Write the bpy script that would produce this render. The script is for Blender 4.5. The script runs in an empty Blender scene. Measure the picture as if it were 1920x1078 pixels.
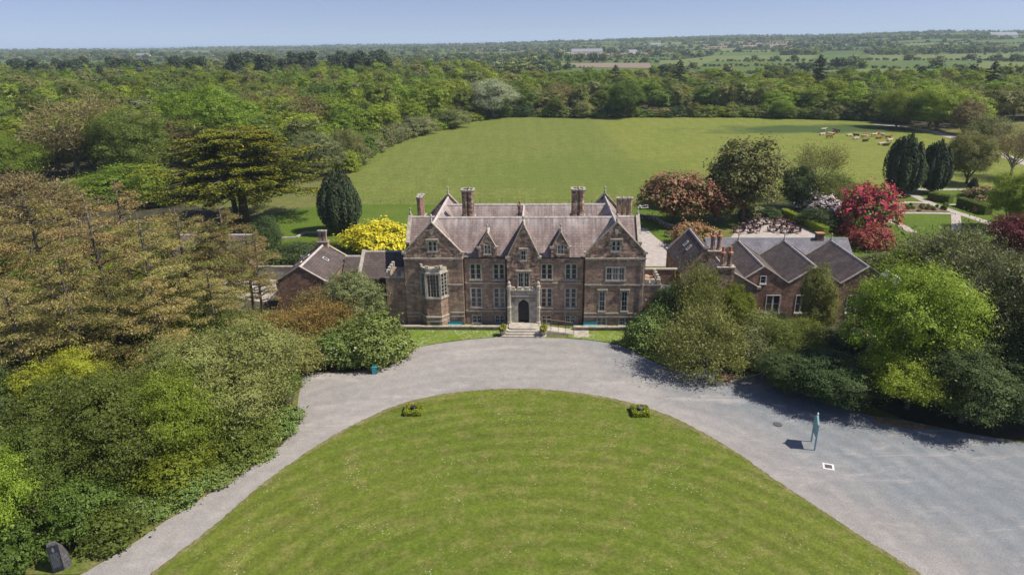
import bpy, bmesh, math, random
import numpy as np
from mathutils import Vector, Matrix

sc = bpy.context.scene
COL = sc.collection
R = math.radians

# ------------------------------------------------------------------ camera
CAM_H, PITCH, ROLL = 33.0, R(19.9), R(0.72)
FPX, CX, CY = 1280.0, 960.0, 539.0
_F = np.array([0, math.cos(PITCH), -math.sin(PITCH)])
_U0 = np.array([0, math.sin(PITCH), math.cos(PITCH)])
_R0 = np.array([1.0, 0, 0])
_R = math.cos(ROLL) * _R0 - math.sin(ROLL) * _U0
_U = math.sin(ROLL) * _R0 + math.cos(ROLL) * _U0
cam_d = bpy.data.cameras.new('camera')
cam_d.sensor_width = 36.0
cam_d.lens = 24.0
cam_d.clip_start = 0.5
cam_d.clip_end = 120000
cam = bpy.data.objects.new('camera', cam_d)
COL.objects.link(cam)
cam.matrix_world = Matrix(((_R[0], _U[0], -_F[0], 0), (_R[1], _U[1], -_F[1], 0),
                           (_R[2], _U[2], -_F[2], CAM_H), (0, 0, 0, 1)))
sc.camera = cam

# ------------------------------------------------------------------ light
SUN_EL, SUN_AZ = R(53), R(11)          # azimuth: degrees in front of due right
S = Vector((math.cos(SUN_EL) * math.cos(SUN_AZ), -math.cos(SUN_EL) * math.sin(SUN_AZ), math.sin(SUN_EL)))
w = bpy.data.worlds.new('World')
sc.world = w
w.use_nodes = True
nt = w.node_tree
sky = nt.nodes.new('ShaderNodeTexSky')
sky.sky_type = 'NISHITA'
sky.sun_disc = False
sky.sun_elevation = SUN_EL
sky.sun_rotation = math.atan2(S.x, S.y)
sky.altitude = 100
sky.air_density = 1.0
sky.dust_density = 0.6
sky.ozone_density = 2.0
nt.nodes['Background'].inputs['Strength'].default_value = 0.076
# look a little above the true horizon so that the low sky keeps its blue instead of dusty white
_tc = nt.nodes.new('ShaderNodeTexCoord')
_va = nt.nodes.new('ShaderNodeVectorMath'); _va.operation = 'ADD'; _va.inputs[1].default_value = (0, 0, 0.10)
nt.links.new(_tc.outputs['Generated'], _va.inputs[0])
nt.links.new(_va.outputs[0], sky.inputs[0])
_tm = nt.nodes.new('ShaderNodeMix'); _tm.data_type = 'RGBA'; _tm.blend_type = 'MULTIPLY'
_tm.inputs[0].default_value = 1.0; _tm.inputs[7].default_value = (1.30, 1.14, 1.28, 1)
nt.links.new(sky.outputs[0], _tm.inputs[6])
nt.links.new(_tm.outputs[2], nt.nodes['Background'].inputs['Color'])
sun_d = bpy.data.lights.new('sun', 'SUN')
sun_d.energy = 4.8
sun_d.angle = R(0.55)
sun_d.color = (1.0, 0.935, 0.835)
sun = bpy.data.objects.new('sun', sun_d)
COL.objects.link(sun)
sun.rotation_euler = S.to_track_quat('Z', 'Y').to_euler()
sc.view_settings.view_transform = 'Standard'
sc.view_settings.look = 'None'
sc.view_settings.exposure = 0.33
sc.view_settings.gamma = 1.0
sc.cycles.max_bounces = 6
sc.cycles.diffuse_bounces = 3
sc.cycles.glossy_bounces = 2
sc.cycles.transmission_bounces = 3
sc.cycles.volume_bounces = 1
sc.cycles.transparent_max_bounces = 4
sc.cycles.use_adaptive_sampling = True
sc.cycles.adaptive_threshold = 0.008
sc.cycles.use_denoising = True
sc.cycles.denoising_prefilter = 'NONE'


# ------------------------------------------------------------------ survey: photo measurement -> place on the ground
def G(px, py, z=0.0):
    d = _F + _R * (px - CX) / FPX - _U * (py - CY) / FPX
    t = (z - CAM_H) / d[2]
    return Vector((d[0] * t, d[1] * t, z))


def height_at(px, py, y):
    d = _F + _R * (px - CX) / FPX - _U * (py - CY) / FPX
    return CAM_H + d[2] * y / d[1]


def metres(px_w, p):
    dd = np.array([p[0], p[1], p[2] - CAM_H])
    return px_w * float(dd @ _F) / FPX


# ------------------------------------------------------------------ helpers
def tag(o, label=None, cat=None, group=None, kind=None):
    if label: o['label'] = label
    if cat: o['category'] = cat
    if group: o['group'] = group
    if kind: o['kind'] = kind
    return o


def empty(name, loc, rz=0.0):
    o = bpy.data.objects.new(name, None)
    o.empty_display_size = 0.5
    o.location = loc
    o.rotation_euler = (0, 0, rz)
    COL.objects.link(o)
    return o


def link_mesh(name, me, parent=None, mat=None):
    o = bpy.data.objects.new(name, me)
    COL.objects.link(o)
    if parent: o.parent = parent
    if mat:
        for m in (mat if isinstance(mat, (list, tuple)) else [mat]): me.materials.append(m)
    return o


class MB:
    """collects faces for one mesh object"""
    def __init__(s): s.v, s.f, s.uv = [], [], []

    def face(s, pts, uv=None):
        b = len(s.v)
        s.v += [tuple(p) for p in pts]
        s.f.append(tuple(range(b, b + len(pts))))
        s.uv.append(uv)

    def box(s, x0, x1, y0, y1, z0, z1):
        p = [(x0, y0, z0), (x1, y0, z0), (x1, y1, z0), (x0, y1, z0), (x0, y0, z1), (x1, y0, z1), (x1, y1, z1), (x0, y1, z1)]
        s.hexa(p)

    def hexa(s, p):
        b = len(s.v)
        s.v += [tuple(q) for q in p]
        for f in ((0, 3, 2, 1), (4, 5, 6, 7), (0, 1, 5, 4), (1, 2, 6, 5), (2, 3, 7, 6), (3, 0, 4, 7)):
            s.f.append(tuple(b + i for i in f)); s.uv.append(None)

    def beam(s, a, c, w_, h_, up=(0, 0, 1)):
        a, c = Vector(a), Vector(c)
        d = (c - a).normalized()
        sd = d.cross(Vector(up))
        sd = sd.normalized() if sd.length > 1e-6 else Vector((1, 0, 0))
        u = sd.cross(d).normalized()
        sd *= w_ / 2; u *= h_ / 2
        s.hexa([a - sd - u, a + sd - u, c + sd - u, c - sd - u, a - sd + u, a + sd + u, c + sd + u, c - sd + u])

    def tube(s, pts, rad, n=6, cap=True):
        b = len(s.v)
        pts = [Vector(p) for p in pts]
        prev = None
        for i, p in enumerate(pts):
            d = (pts[min(i + 1, len(pts) - 1)] - pts[max(i - 1, 0)]).normalized()
            a = d.cross(Vector((0.31, 0.87, 0.39))).normalized() if prev is None else (prev - d * prev.dot(d)).normalized()
            prev = a
            c = d.cross(a)
            r = rad[i] if hasattr(rad, '__len__') else rad
            for k in range(n):
                t = 2 * math.pi * k / n
                s.v.append(tuple(p + (a * math.cos(t) + c * math.sin(t)) * r))
        for i in range(len(pts) - 1):
            for k in range(n):
                k2 = (k + 1) % n
                s.f.append((b + i * n + k, b + i * n + k2, b + (i + 1) * n + k2, b + (i + 1) * n + k)); s.uv.append(None)
        if cap:
            e = b + (len(pts) - 1) * n
            s.f.append(tuple(e + k for k in range(n))); s.uv.append(None)
            s.f.append(tuple(b + n - 1 - k for k in range(n))); s.uv.append(None)

    def lathe(s, prof, cx, cy, n=12, rot=0.0):
        b = len(s.v)
        for (r, z) in prof:
            for k in range(n):
                t = 2 * math.pi * k / n + rot
                s.v.append((cx + r * math.cos(t), cy + r * math.sin(t), z))
        for i in range(len(prof) - 1):
            for k in range(n):
                k2 = (k + 1) % n
                s.f.append((b + i * n + k, b + i * n + k2, b + (i + 1) * n + k2, b + (i + 1) * n + k)); s.uv.append(None)
        e = b + (len(prof) - 1) * n
        s.f.append(tuple(e + k for k in range(n))); s.uv.append(None)
        s.f.append(tuple(b + n - 1 - k for k in range(n))); s.uv.append(None)

    def prism(s, poly, a, c):
        """poly: 2-D points mapped by functions a(p) and c(p) to the two end faces"""
        A = [a(p) for p in poly]; C_ = [c(p) for p in poly]
        s.face(A); s.face(list(reversed(C_)))
        n = len(poly)
        for i in range(n):
            j = (i + 1) % n
            s.face([A[j], A[i], C_[i], C_[j]])

    def mesh(s, name, smooth=False):
        me = bpy.data.meshes.new(name)
        me.from_pydata(s.v, [], s.f)
        if any(u for u in s.uv):
            l = me.uv_layers.new(name='UVMap')
            for p in me.polygons:
                u = s.uv[p.index]
                if u:
                    for k, li in enumerate(p.loop_indices): l.data[li].uv = u[k]
        if smooth:
            me.polygons.foreach_set('use_smooth', [True] * len(me.polygons))
        me.update()
        return me

    def build(s, name, mat, parent=None, smooth=False):
        return link_mesh(name, s.mesh(name, smooth), parent, mat)


def copy_tree(o, parent=None):
    c = o.copy()
    COL.objects.link(c)
    c.parent = parent
    for ch in o.children:
        copy_tree(ch, c)
    return c


# ------------------------------------------------------------------ materials
class NT:
    def __init__(s, name):
        s.m = bpy.data.materials.new(name); s.m.use_nodes = True
        s.t = s.m.node_tree; s.n = s.t.nodes
        s.b = s.n['Principled BSDF']
        s.b.inputs['Specular IOR Level'].default_value = 0.25
        s.out = s.n['Material Output']

    def add(s, ty, **kw):
        x = s.n.new(ty)
        for k, v in kw.items(): setattr(x, k, v)
        return x

    def l(s, a, b): s.t.links.new(a, b)

    def coord(s, which='Object', scale=None):
        c = s.add('ShaderNodeTexCoord').outputs[which]
        if scale is not None:
            mp = s.add('ShaderNodeMapping'); mp.inputs['Scale'].default_value = scale
            s.l(c, mp.inputs['Vector']); c = mp.outputs[0]
        return c

    def noise(s, vec, scale, detail=3, rough=0.55, dist=0.0):
        x = s.add('ShaderNodeTexNoise'); x.inputs['Scale'].default_value = scale
        x.inputs['Detail'].default_value = detail; x.inputs['Roughness'].default_value = rough
        x.inputs['Distortion'].default_value = dist
        s.l(vec, x.inputs['Vector']); return x.outputs['Fac']

    def ramp(s, fac, stops):
        r = s.add('ShaderNodeValToRGB'); e = r.color_ramp.elements
        while len(e) < len(stops): e.new(0.5)
        for k, (p, c) in enumerate(stops):
            e[k].position = p; e[k].color = (c[0], c[1], c[2], 1) if hasattr(c, '__len__') else (c, c, c, 1)
        s.l(fac, r.inputs[0]); return r.outputs[0]

    def mix(s, fac, a, b, mode='MIX'):
        x = s.add('ShaderNodeMix', data_type='RGBA', blend_type=mode)
        for inp, val in ((x.inputs[0], fac), (x.inputs[6], a), (x.inputs[7], b)):
            if hasattr(val, 'is_output'): s.l(val, inp)
            elif hasattr(val, '__len__'): inp.default_value = (*val, 1)
            else: inp.default_value = val
        return x.outputs[2]

    def math(s, op, a, b=None, clamp=False):
        x = s.add('ShaderNodeMath', operation=op, use_clamp=clamp)
        for inp, val in ((x.inputs[0], a), (x.inputs[1], b)):
            if val is None: continue
            if hasattr(val, 'is_output'): s.l(val, inp)
            else: inp.default_value = val
        return x.outputs[0]

    def bump(s, h, strength=0.3, dist=0.05):
        x = s.add('ShaderNodeBump'); x.inputs['Strength'].default_value = strength; x.inputs['Distance'].default_value = dist
        s.l(h, x.inputs['Height']); s.l(x.outputs[0], s.b.inputs['Normal'])

    def done(s, col, rough=0.8):
        if hasattr(col, 'is_output'): s.l(col, s.b.inputs['Base Color'])
        else: s.b.inputs['Base Color'].default_value = (*col, 1)
        s.b.inputs['Roughness'].default_value = rough
        return s.m


def mat_plain(name, col, rough=0.7, var=0.25, scale=3.0, metal=0.0, spec=0.25):
    m = NT(name)
    n = m.noise(m.coord(), scale, 4)
    lo = tuple(c * (1 - var) for c in col); hi = tuple(min(1, c * (1 + var)) for c in col)
    m.b.inputs['Metallic'].default_value = metal
    m.b.inputs['Specular IOR Level'].default_value = spec
    return m.done(m.ramp(n, [(0.3, lo), (0.7, hi)]), rough)


LEAF_GAIN = 2.05


def mat_leaf(name, cols, transl=0.3, hue=0.02, val=0.25, rough=0.55, spec=0.2):
    m = NT(name)
    g = m.add('ShaderNodeNewGeometry')
    oi = m.add('ShaderNodeObjectInfo')
    mean = [sum(q[c] for q in cols) / len(cols) for c in range(3)]
    cols = [tuple(min(.8, (x * .62 + mean[c] * .38) * LEAF_GAIN) for c, x in enumerate(q)) for q in cols]
    n = len(cols)
    c = m.ramp(g.outputs['Random Per Island'], [((k + 0.0) / max(1, n - 1) * 0.9 + 0.05, cols[k]) for k in range(n)])
    pn = m.noise(m.coord(), 0.35, 2)
    h = m.add('ShaderNodeHueSaturation')
    v = m.math('ADD', m.math('MULTIPLY', oi.outputs['Random'], 2 * val), 1 - val)
    v = m.math('MULTIPLY', v, m.math('ADD', m.math('MULTIPLY', pn, 0.7), 0.65))
    # a second decorrelated random for hue
    r2 = m.math('FRACT', m.math('MULTIPLY', oi.outputs['Random'], 7.31))
    m.l(m.math('ADD', m.math('MULTIPLY', r2, 2 * hue), 0.5 - hue), h.inputs['Hue'])
    m.l(v, h.inputs['Value']); m.l(c, h.inputs['Color'])
    col = h.outputs[0]
    m.l(col, m.b.inputs['Base Color'])
    m.b.inputs['Roughness'].default_value = rough
    m.b.inputs['Specular IOR Level'].default_value = spec
    if transl > 0:
        tr = m.add('ShaderNodeBsdfTranslucent')
        m.l(m.mix(1.0, col, (1.15, 1.1, 0.6), 'MULTIPLY'), tr.inputs['Color'])
        mx = m.add('ShaderNodeMixShader'); mx.inputs[0].default_value = transl
        m.l(m.b.outputs[0], mx.inputs[1]); m.l(tr.outputs[0], mx.inputs[2])
        m.l(mx.outputs[0], m.out.inputs['Surface'])
    return m.m


def mat_grass(name, a, b, c=None, flecks=0.0, fine=1.0, rings=None, patch=None, rows=False, half=None):
    m = NT(name)
    o = m.coord()
    big = m.noise(o, 0.06, 4, 0.6)
    med = m.noise(o, 0.55, 4, 0.65)
    fin = m.noise(o, 7.0 * fine, 3, 0.7)
    col = m.mix(m.ramp(big, [(0.35, 0.0), (0.65, 1.0)]), a, b)
    if c: col = m.mix(m.ramp(med, [(0.46, 0.0), (0.68, 0.85)]), col, c)
    col = m.mix(1.0, col, m.ramp(fin, [(0.25, 0.62), (0.75, 1.35)]), 'MULTIPLY')
    col = m.mix(1.0, col, m.ramp(m.noise(o, 2.2, 4, .7), [(0.3, 0.82), (0.7, 1.16)]), 'MULTIPLY')
    col = m.mix(1.0, col, m.ramp(m.noise(o, .22, 4, .7), [(0.3, 0.90), (0.7, 1.08)]), 'MULTIPLY')
    if rings:      # arcs left by the mower round a centre
        mp = m.add('ShaderNodeMapping'); mp.inputs['Location'].default_value = (-rings[0], -rings[1], 0)
        m.l(o, mp.inputs['Vector'])
        ln = m.add('ShaderNodeVectorMath', operation='LENGTH'); m.l(mp.outputs[0], ln.inputs[0])
        d = m.math('ADD', ln.outputs['Value'], m.math('MULTIPLY', m.noise(o, 0.10, 2), 1.5))
        sn = m.math('SINE', m.math('MULTIPLY', d, 2 * math.pi / rings[2]))
        rc = m.ramp(m.math('ADD', m.math('MULTIPLY', sn, 0.5), 0.5), [(0.2, 0.87), (0.8, 1.06)])
        vis = m.ramp(m.noise(o, 0.07, 3), [(0.36, 0.2), (0.58, 1.0)])
        col = m.mix(vis, col, m.mix(1.0, col, rc, 'MULTIPLY'))
    if rows:
        col = m.mix(1.0, col, m.ramp(m.noise(o, .45, 6, .78), [(0.3, 0.80), (0.7, 1.18)]), 'MULTIPLY')
        wv = m.add('ShaderNodeTexWave'); wv.inputs['Scale'].default_value = 0.055; wv.inputs['Distortion'].default_value = 1.5
        wv.inputs['Detail'].default_value = 2
        m.l(o, wv.inputs['Vector'])
        col = m.mix(1.0, col, m.ramp(wv.outputs['Fac'], [(0.2, 0.98), (0.8, 1.02)]), 'MULTIPLY')
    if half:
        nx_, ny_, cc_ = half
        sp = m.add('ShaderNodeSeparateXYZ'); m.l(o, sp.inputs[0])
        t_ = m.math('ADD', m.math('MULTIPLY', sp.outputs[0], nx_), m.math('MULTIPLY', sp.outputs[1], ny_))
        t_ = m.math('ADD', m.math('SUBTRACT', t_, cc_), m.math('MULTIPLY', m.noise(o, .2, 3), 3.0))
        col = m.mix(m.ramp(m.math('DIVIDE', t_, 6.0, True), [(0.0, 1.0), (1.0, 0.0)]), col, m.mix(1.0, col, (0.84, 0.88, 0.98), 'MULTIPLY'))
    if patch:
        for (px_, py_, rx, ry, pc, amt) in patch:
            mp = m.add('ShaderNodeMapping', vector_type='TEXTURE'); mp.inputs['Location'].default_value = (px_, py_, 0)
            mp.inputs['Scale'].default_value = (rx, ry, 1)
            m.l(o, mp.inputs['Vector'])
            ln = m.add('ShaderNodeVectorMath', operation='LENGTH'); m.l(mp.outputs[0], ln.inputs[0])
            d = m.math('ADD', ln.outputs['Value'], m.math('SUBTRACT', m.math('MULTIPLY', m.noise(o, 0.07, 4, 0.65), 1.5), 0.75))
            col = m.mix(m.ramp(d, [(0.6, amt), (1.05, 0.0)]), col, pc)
    if flecks > 0:
        vo = m.add('ShaderNodeTexVoronoi'); vo.inputs['Scale'].default_value = 3.2
        m.l(o, vo.inputs['Vector'])
        dens = m.ramp(m.noise(o, 0.28, 4, 0.7), [(0.48, 0.0), (0.66, 1.0)])
        fl = m.math('MULTIPLY', m.ramp(vo.outputs['Distance'], [(0.10, 1.0), (0.20, 0.0)]), dens)
        col = m.mix(m.math('MULTIPLY', fl, flecks), col, (0.62, 0.62, 0.46))
        if flecks >= 1.0:      # drifts of daisies in flower
            dr_ = m.math('MULTIPLY', m.ramp(m.noise(o, 3.4, 5, .8), [(0.52, 0.0), (0.64, 1.0)]), m.ramp(m.noise(o, .5, 3, .6), [(0.40, 0.0), (0.58, 1.0)]))
            col = m.mix(m.math('MULTIPLY', dr_, .62), col, (0.58, 0.60, 0.48))
    m.bump(fin, 0.5, 0.06)
    m.b.inputs['Specular IOR Level'].default_value = 0.1
    return m.done(col, 0.85)


def mat_brick(name, base, rub=0.4, dark=0.6):
    m = NT(name)
    o = m.coord()
    # horizontal courses read on every wall: brick coordinates from (x+y, z)
    sp = m.add('ShaderNodeSeparateXYZ'); m.l(o, sp.inputs[0])
    cb = m.add('ShaderNodeCombineXYZ'); m.l(m.math('ADD', sp.outputs[0], sp.outputs[1]), cb.inputs[0]); m.l(sp.outputs[2], cb.inputs[1])
    br = m.add('ShaderNodeTexBrick')
    br.inputs['Scale'].default_value = 1.0
    br.inputs['Brick Width'].default_value = 0.46; br.inputs['Row Height'].default_value = 0.16
    br.inputs['Mortar Size'].default_value = 0.018
    br.inputs['Color1'].default_value = (base[0] * 1.2, base[1] * 1.15, base[2] * 1.1, 1)
    br.inputs['Color2'].default_value = (base[0] * 0.72, base[1] * 0.7, base[2] * 0.7, 1)
    br.inputs['Mortar'].default_value = (0.34, 0.29, 0.24, 1)
    m.l(cb.outputs[0], br.inputs['Vector'])
    col = br.outputs['Color']
    n1 = m.noise(o, 0.7, 5, 0.7)
    col = m.mix(m.ramp(n1, [(0.40, 0.0), (0.62, rub)]), col, (0.30, 0.215, 0.15))
    n5 = m.noise(o, 5.5, 3, 0.8)
    col = m.mix(1.0, col, m.ramp(n5, [(0.3, 0.62), (0.7, 1.35)]), 'MULTIPLY')
    vo = m.add('ShaderNodeTexVoronoi'); vo.inputs['Scale'].default_value = 2.6 if rub > .9 else 1.5
    m.l(m.coord('Object', (1, 1, 1.7)), vo.inputs['Vector'])
    bw = m.add('ShaderNodeSeparateColor'); m.l(vo.outputs['Color'], bw.inputs[0])
    col = m.mix(1.0, col, m.ramp(bw.outputs[0], [(0.05, 0.50 if rub > .9 else .78), (0.6, 1.0), (0.95, 1.75 if rub > .9 else 1.28)]), 'MULTIPLY')
    n2 = m.noise(o, 2.6, 4, 0.75)
    col = m.mix(m.ramp(n2, [(0.60, 0.0), (0.72, rub)]), col, (0.44, 0.40, 0.33))
    col = m.mix(m.ramp(m.noise(o, 1.3, 5, 0.7, 0.6), [(0.52, 0.0), (0.74, dark)]), col, (0.06, 0.045, 0.038))
    # rain streaks: noise stretched down the wall
    st = m.noise(m.coord('Object', (1.6, 1.6, 0.18)), 1.0, 4, 0.6)
    col = m.mix(1.0, col, m.ramp(st, [(0.3, 0.75), (0.7, 1.2)]), 'MULTIPLY')
    m.bump(n2, 0.4, 0.05)
    return m.done(col, 0.9)


def mat_slate(name, c1, c2, lichen=(0.42, 0.36, 0.34), amt=0.5, moss=0.0, ridge=False):
    m = NT(name)
    uv = m.coord('UV')
    br = m.add('ShaderNodeTexBrick'); br.inputs['Scale'].default_value = 1.0
    br.inputs['Brick Width'].default_value = 0.62; br.inputs['Row Height'].default_value = 0.36
    br.inputs['Mortar Size'].default_value = 0.02; br.inputs['Bias'].default_value = -0.1
    br.inputs['Color1'].default_value = (*c1, 1); br.inputs['Color2'].default_value = (*c2, 1)
    br.inputs['Mortar'].default_value = tuple(c * 0.55 for c in c2) + (1,)
    m.l(uv, br.inputs['Vector'])
    col = br.outputs['Color']
    mp = m.add('ShaderNodeMapping'); mp.inputs['Scale'].default_value = (1.4, 0.22, 1); m.l(uv, mp.inputs['Vector'])
    st = m.noise(mp.outputs[0], 1.0, 5, 0.7)
    col = m.mix(m.ramp(st, [(0.48, 0.0), (0.75, amt)]), col, lichen)
    if ridge:      # pale lime and lichen runs below the ridge
        sp = m.add('ShaderNodeSeparateXYZ'); m.l(uv, sp.inputs[0])
        mp2 = m.add('ShaderNodeMapping'); mp2.inputs['Scale'].default_value = (2.2, 0.10, 1); m.l(uv, mp2.inputs['Vector'])
        run = m.math('MULTIPLY', m.ramp(m.noise(mp2.outputs[0], 1.0, 4, 0.7), [(0.40, 0.0), (0.62, 1.0)]), m.ramp(m.math('DIVIDE', sp.outputs[1], 6.0), [(0.52, 0.0), (0.90, 0.75)]))
        col = m.mix(run, col, (0.50, 0.46, 0.43))
    big = m.noise(m.coord(), 0.45, 4, 0.65)
    col = m.mix(1.0, col, m.ramp(big, [(0.3, 0.72), (0.7, 1.22)]), 'MULTIPLY')
    if moss: col = m.mix(m.ramp(m.noise(m.coord(), 1.8, 4, 0.7), [(0.6, 0.0), (0.75, moss)]), col, (0.16, 0.13, 0.06))
    m.bump(br.outputs['Fac'], -0.4, 0.02)
    m.b.inputs['Specular IOR Level'].default_value = 0.18
    return m.done(col, 0.7)


def mat_gravel():
    m = NT('gravel')
    o = m.coord()
    big = m.noise(o, 0.11, 5, 0.65)
    fine = m.noise(o, 9.0, 4, 0.8)
    med = m.noise(o, 1.1, 4, 0.7)
    col = m.mix(m.ramp(big, [(0.35, 0.0), (0.65, 1.0)]), (0.300, 0.278, 0.256), (0.250, 0.233, 0.216))
    # bluer crushed stone of the car park on the right, worn pale in the wheel tracks
    sp = m.add('ShaderNodeSeparateXYZ'); m.l(o, sp.inputs[0])
    edge = m.math('ADD', sp.outputs[0], m.math('MULTIPLY', m.math('SUBTRACT', sp.outputs[1], 45.0), 0.62))
    edge = m.math('ADD', edge, m.math('MULTIPLY', m.noise(o, 0.22, 4, 0.7), 9.0))
    blue = m.ramp(m.math('DIVIDE', m.math('SUBTRACT', edge, 26.5), 12.0, True), [(0.0, 0.0), (0.7, 1.0)])
    col = m.mix(blue, col, (0.180, 0.197, 0.208))
    tr = m.noise(m.coord('Object', (0.25, 0.9, 1)), 0.5, 5, 0.7, 0.8)
    col = m.mix(m.ramp(tr, [(0.55, 0.0), (0.72, 0.55)]), col, (0.44, 0.40, 0.37))
    mpt = m.add('ShaderNodeMapping'); mpt.inputs['Location'].default_value = (-1.4, -33.0, 0); m.l(o, mpt.inputs['Vector'])
    ln = m.add('ShaderNodeVectorMath', operation='LENGTH'); m.l(mpt.outputs[0], ln.inputs[0])
    dd = m.math('ADD', ln.outputs['Value'], m.math('MULTIPLY', m.noise(o, 0.12, 3), 2.5))
    trk = m.math('MULTIPLY', m.math('ADD', m.math('MULTIPLY', m.math('SINE', m.math('MULTIPLY', dd, 3.1)), 0.5), 0.5), m.ramp(m.noise(o, 0.2, 4, .7), [(.35, 0.), (.65, 1.)]))
    col = m.mix(m.math('MULTIPLY', trk, 0.2), col, (0.47, 0.44, 0.41))
    col = m.mix(m.ramp(m.noise(o, 0.33, 5, .75, .5), [(0.56, 0.0), (0.72, 0.6)]), col, (0.235, 0.21, 0.19))
    col = m.mix(1.0, col, m.ramp(fine, [(0.25, 0.66), (0.75, 1.34)]), 'MULTIPLY')
    col = m.mix(1.0, col, m.ramp(med, [(0.3, 0.88), (0.7, 1.1)]), 'MULTIPLY')
    col = m.mix(m.ramp(m.noise(o, 0.8, 5, 0.75), [(0.70, 0.0), (0.76, 0.5)]), col, (0.52, 0.50, 0.47))
    m.bump(fine, 0.5, 0.03)
    return m.done(col, 0.95)


M = {}
M['brick'] = mat_brick('house_brick', (0.34, 0.215, 0.148), 0.65, 0.55)
M['rubble'] = mat_brick('gable_rubble', (0.32, 0.195, 0.135), 0.95, 0.8)
M['redbrick'] = mat_brick('red_brick', (0.28, 0.135, 0.092), 0.35, 0.4)
M['stone'] = mat_plain('limestone', (0.37, 0.335, 0.27), 0.85, 0.35, 2.2)
M['paving'] = mat_plain('step_stone', (0.40, 0.36, 0.30), 0.85, 0.25, 1.5)
M['slate'] = mat_slate('purple_slate', (0.255, 0.190, 0.170), (0.18, 0.136, 0.124), (0.46, 0.41, 0.38), 0.55, 0.25, ridge=True)
M['slate_grey'] = mat_slate('grey_slate', (0.125, 0.098, 0.088), (0.085, 0.068, 0.062), (0.20, 0.155, 0.13), 0.4, 0.5)
M['slate_blue'] = mat_slate('blue_grey_slate', (0.19, 0.18, 0.20), (0.15, 0.145, 0.165), (0.27, 0.25, 0.26), 0.3)
M['ridge'] = mat_plain('ridge_tile', (0.46, 0.41, 0.37), 0.8, 0.3, 2.5)
M['lead'] = mat_plain('lead', (0.22, 0.23, 0.25), 0.55, 0.2)
M['glass'] = NT('window_glass')
M['glass'].b.inputs['Specular IOR Level'].default_value = 0.5
_g = M['glass']; _oi = _g.add('ShaderNodeObjectInfo')
M['glass'] = _g.done(_g.ramp(_oi.outputs['Random'], [(0.0, (0.012, 0.014, 0.018)), (0.6, (0.03, 0.035, 0.042)), (0.8, (0.06, 0.06, 0.06)), (1.0, (0.16, 0.15, 0.13))]), 0.14)
M['white'] = mat_plain('white_paint', (0.72, 0.70, 0.66), 0.5, 0.1)
M['door'] = mat_plain('dark_door', (0.030, 0.028, 0.032), 0.5, 0.2)
M['iron'] = mat_plain('black_iron', (0.03, 0.03, 0.032), 0.5, 0.2)
M['clay'] = mat_plain('clay_pot', (0.38, 0.19, 0.11), 0.8, 0.3)
M['teal'] = mat_plain('teal_paint', (0.055, 0.27, 0.29), 0.5, 0.15)
M['teal_pale'] = mat_plain('pale_teal_paint', (0.20, 0.38, 0.40), 0.5, 0.15)
M['gravel'] = mat_gravel()
M['path'] = mat_plain('garden_path', (0.40, 0.35, 0.31), 0.95, 0.2, 1.2)
M['soil'] = mat_plain('bare_soil', (0.17, 0.115, 0.08), 0.95, 0.4, 1.5)
M['bark'] = mat_plain('bark', (0.12, 0.095, 0.072), 0.9, 0.4, 2.0)
M['bark_pine'] = mat_plain('pine_bark', (0.115, 0.098, 0.08), 0.9, 0.4, 2.0)
M['bark_pale'] = mat_plain('pale_bark', (0.30, 0.26, 0.21), 0.9, 0.35, 2.0)
M['wood'] = mat_plain('weathered_wood', (0.22, 0.17, 0.12), 0.85, 0.3)
M['granite'] = mat_plain('grey_granite', (0.10, 0.095, 0.095), 0.7, 0.5, 6.0)
M['slab'] = mat_plain('black_polished_slab', (0.022, 0.026, 0.034), 0.35, 0.3)
M['letter'] = mat_plain('grey_lettering', (0.15, 0.165, 0.18), 0.6, 0.1)
M['chair'] = mat_plain('dark_red_brown_seat', (0.075, 0.032, 0.032), 0.6, 0.3)
M['cow_cream'] = mat_plain('cream_hide', (0.55, 0.44, 0.32), 0.85, 0.25)
M['cow_red'] = mat_plain('red_brown_hide', (0.24, 0.085, 0.04), 0.85, 0.3)
M['cow_dark'] = mat_plain('dark_hide', (0.04, 0.028, 0.022), 0.85, 0.3)
M['farm_white'] = mat_plain('far_white_wall', (0.65, 0.63, 0.60), 0.8, 0.1)
M['farm_roof'] = mat_plain('far_grey_roof', (0.24, 0.24, 0.25), 0.7, 0.15)

LG_ = mat_leaf
M['lf_spring'] = LG_('leaf_spring_green', [(0.058, 0.084, 0.010), (0.108, 0.144, 0.015), (0.16, 0.200, 0.022)], 0.38, 0.018, 0.28)
M['lf_mid'] = LG_('leaf_mid_green', [(0.038, 0.057, 0.010), (0.072, 0.101, 0.017), (0.118, 0.150, 0.028)], 0.36, 0.02, 0.3)
M['lf_olive'] = LG_('leaf_olive', [(0.055, 0.065, 0.015), (0.095, 0.105, 0.028), (0.15, 0.15, 0.05)], 0.25, 0.02, 0.25)
M['lf_lime'] = LG_('leaf_lime', [(0.07, 0.100, 0.010), (0.120, 0.162, 0.016), (0.175, 0.212, 0.025)], 0.33, 0.01, 0.15)
M['lf_yellow'] = LG_('leaf_yellow_green', [(0.10, 0.12, 0.010), (0.17, 0.175, 0.014), (0.23, 0.22, 0.022)], 0.35, 0.01, 0.1)
M['lf_dark'] = LG_('leaf_dark_green', [(0.014, 0.026, 0.009), (0.030, 0.046, 0.014), (0.055, 0.075, 0.025)], 0.12, 0.01, 0.2, 0.6, 0.12)
M['lf_grey'] = LG_('leaf_grey_green', [(0.048, 0.056, 0.020), (0.085, 0.096, 0.036), (0.14, 0.148, 0.062)], 0.2, 0.01, 0.2)
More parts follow.
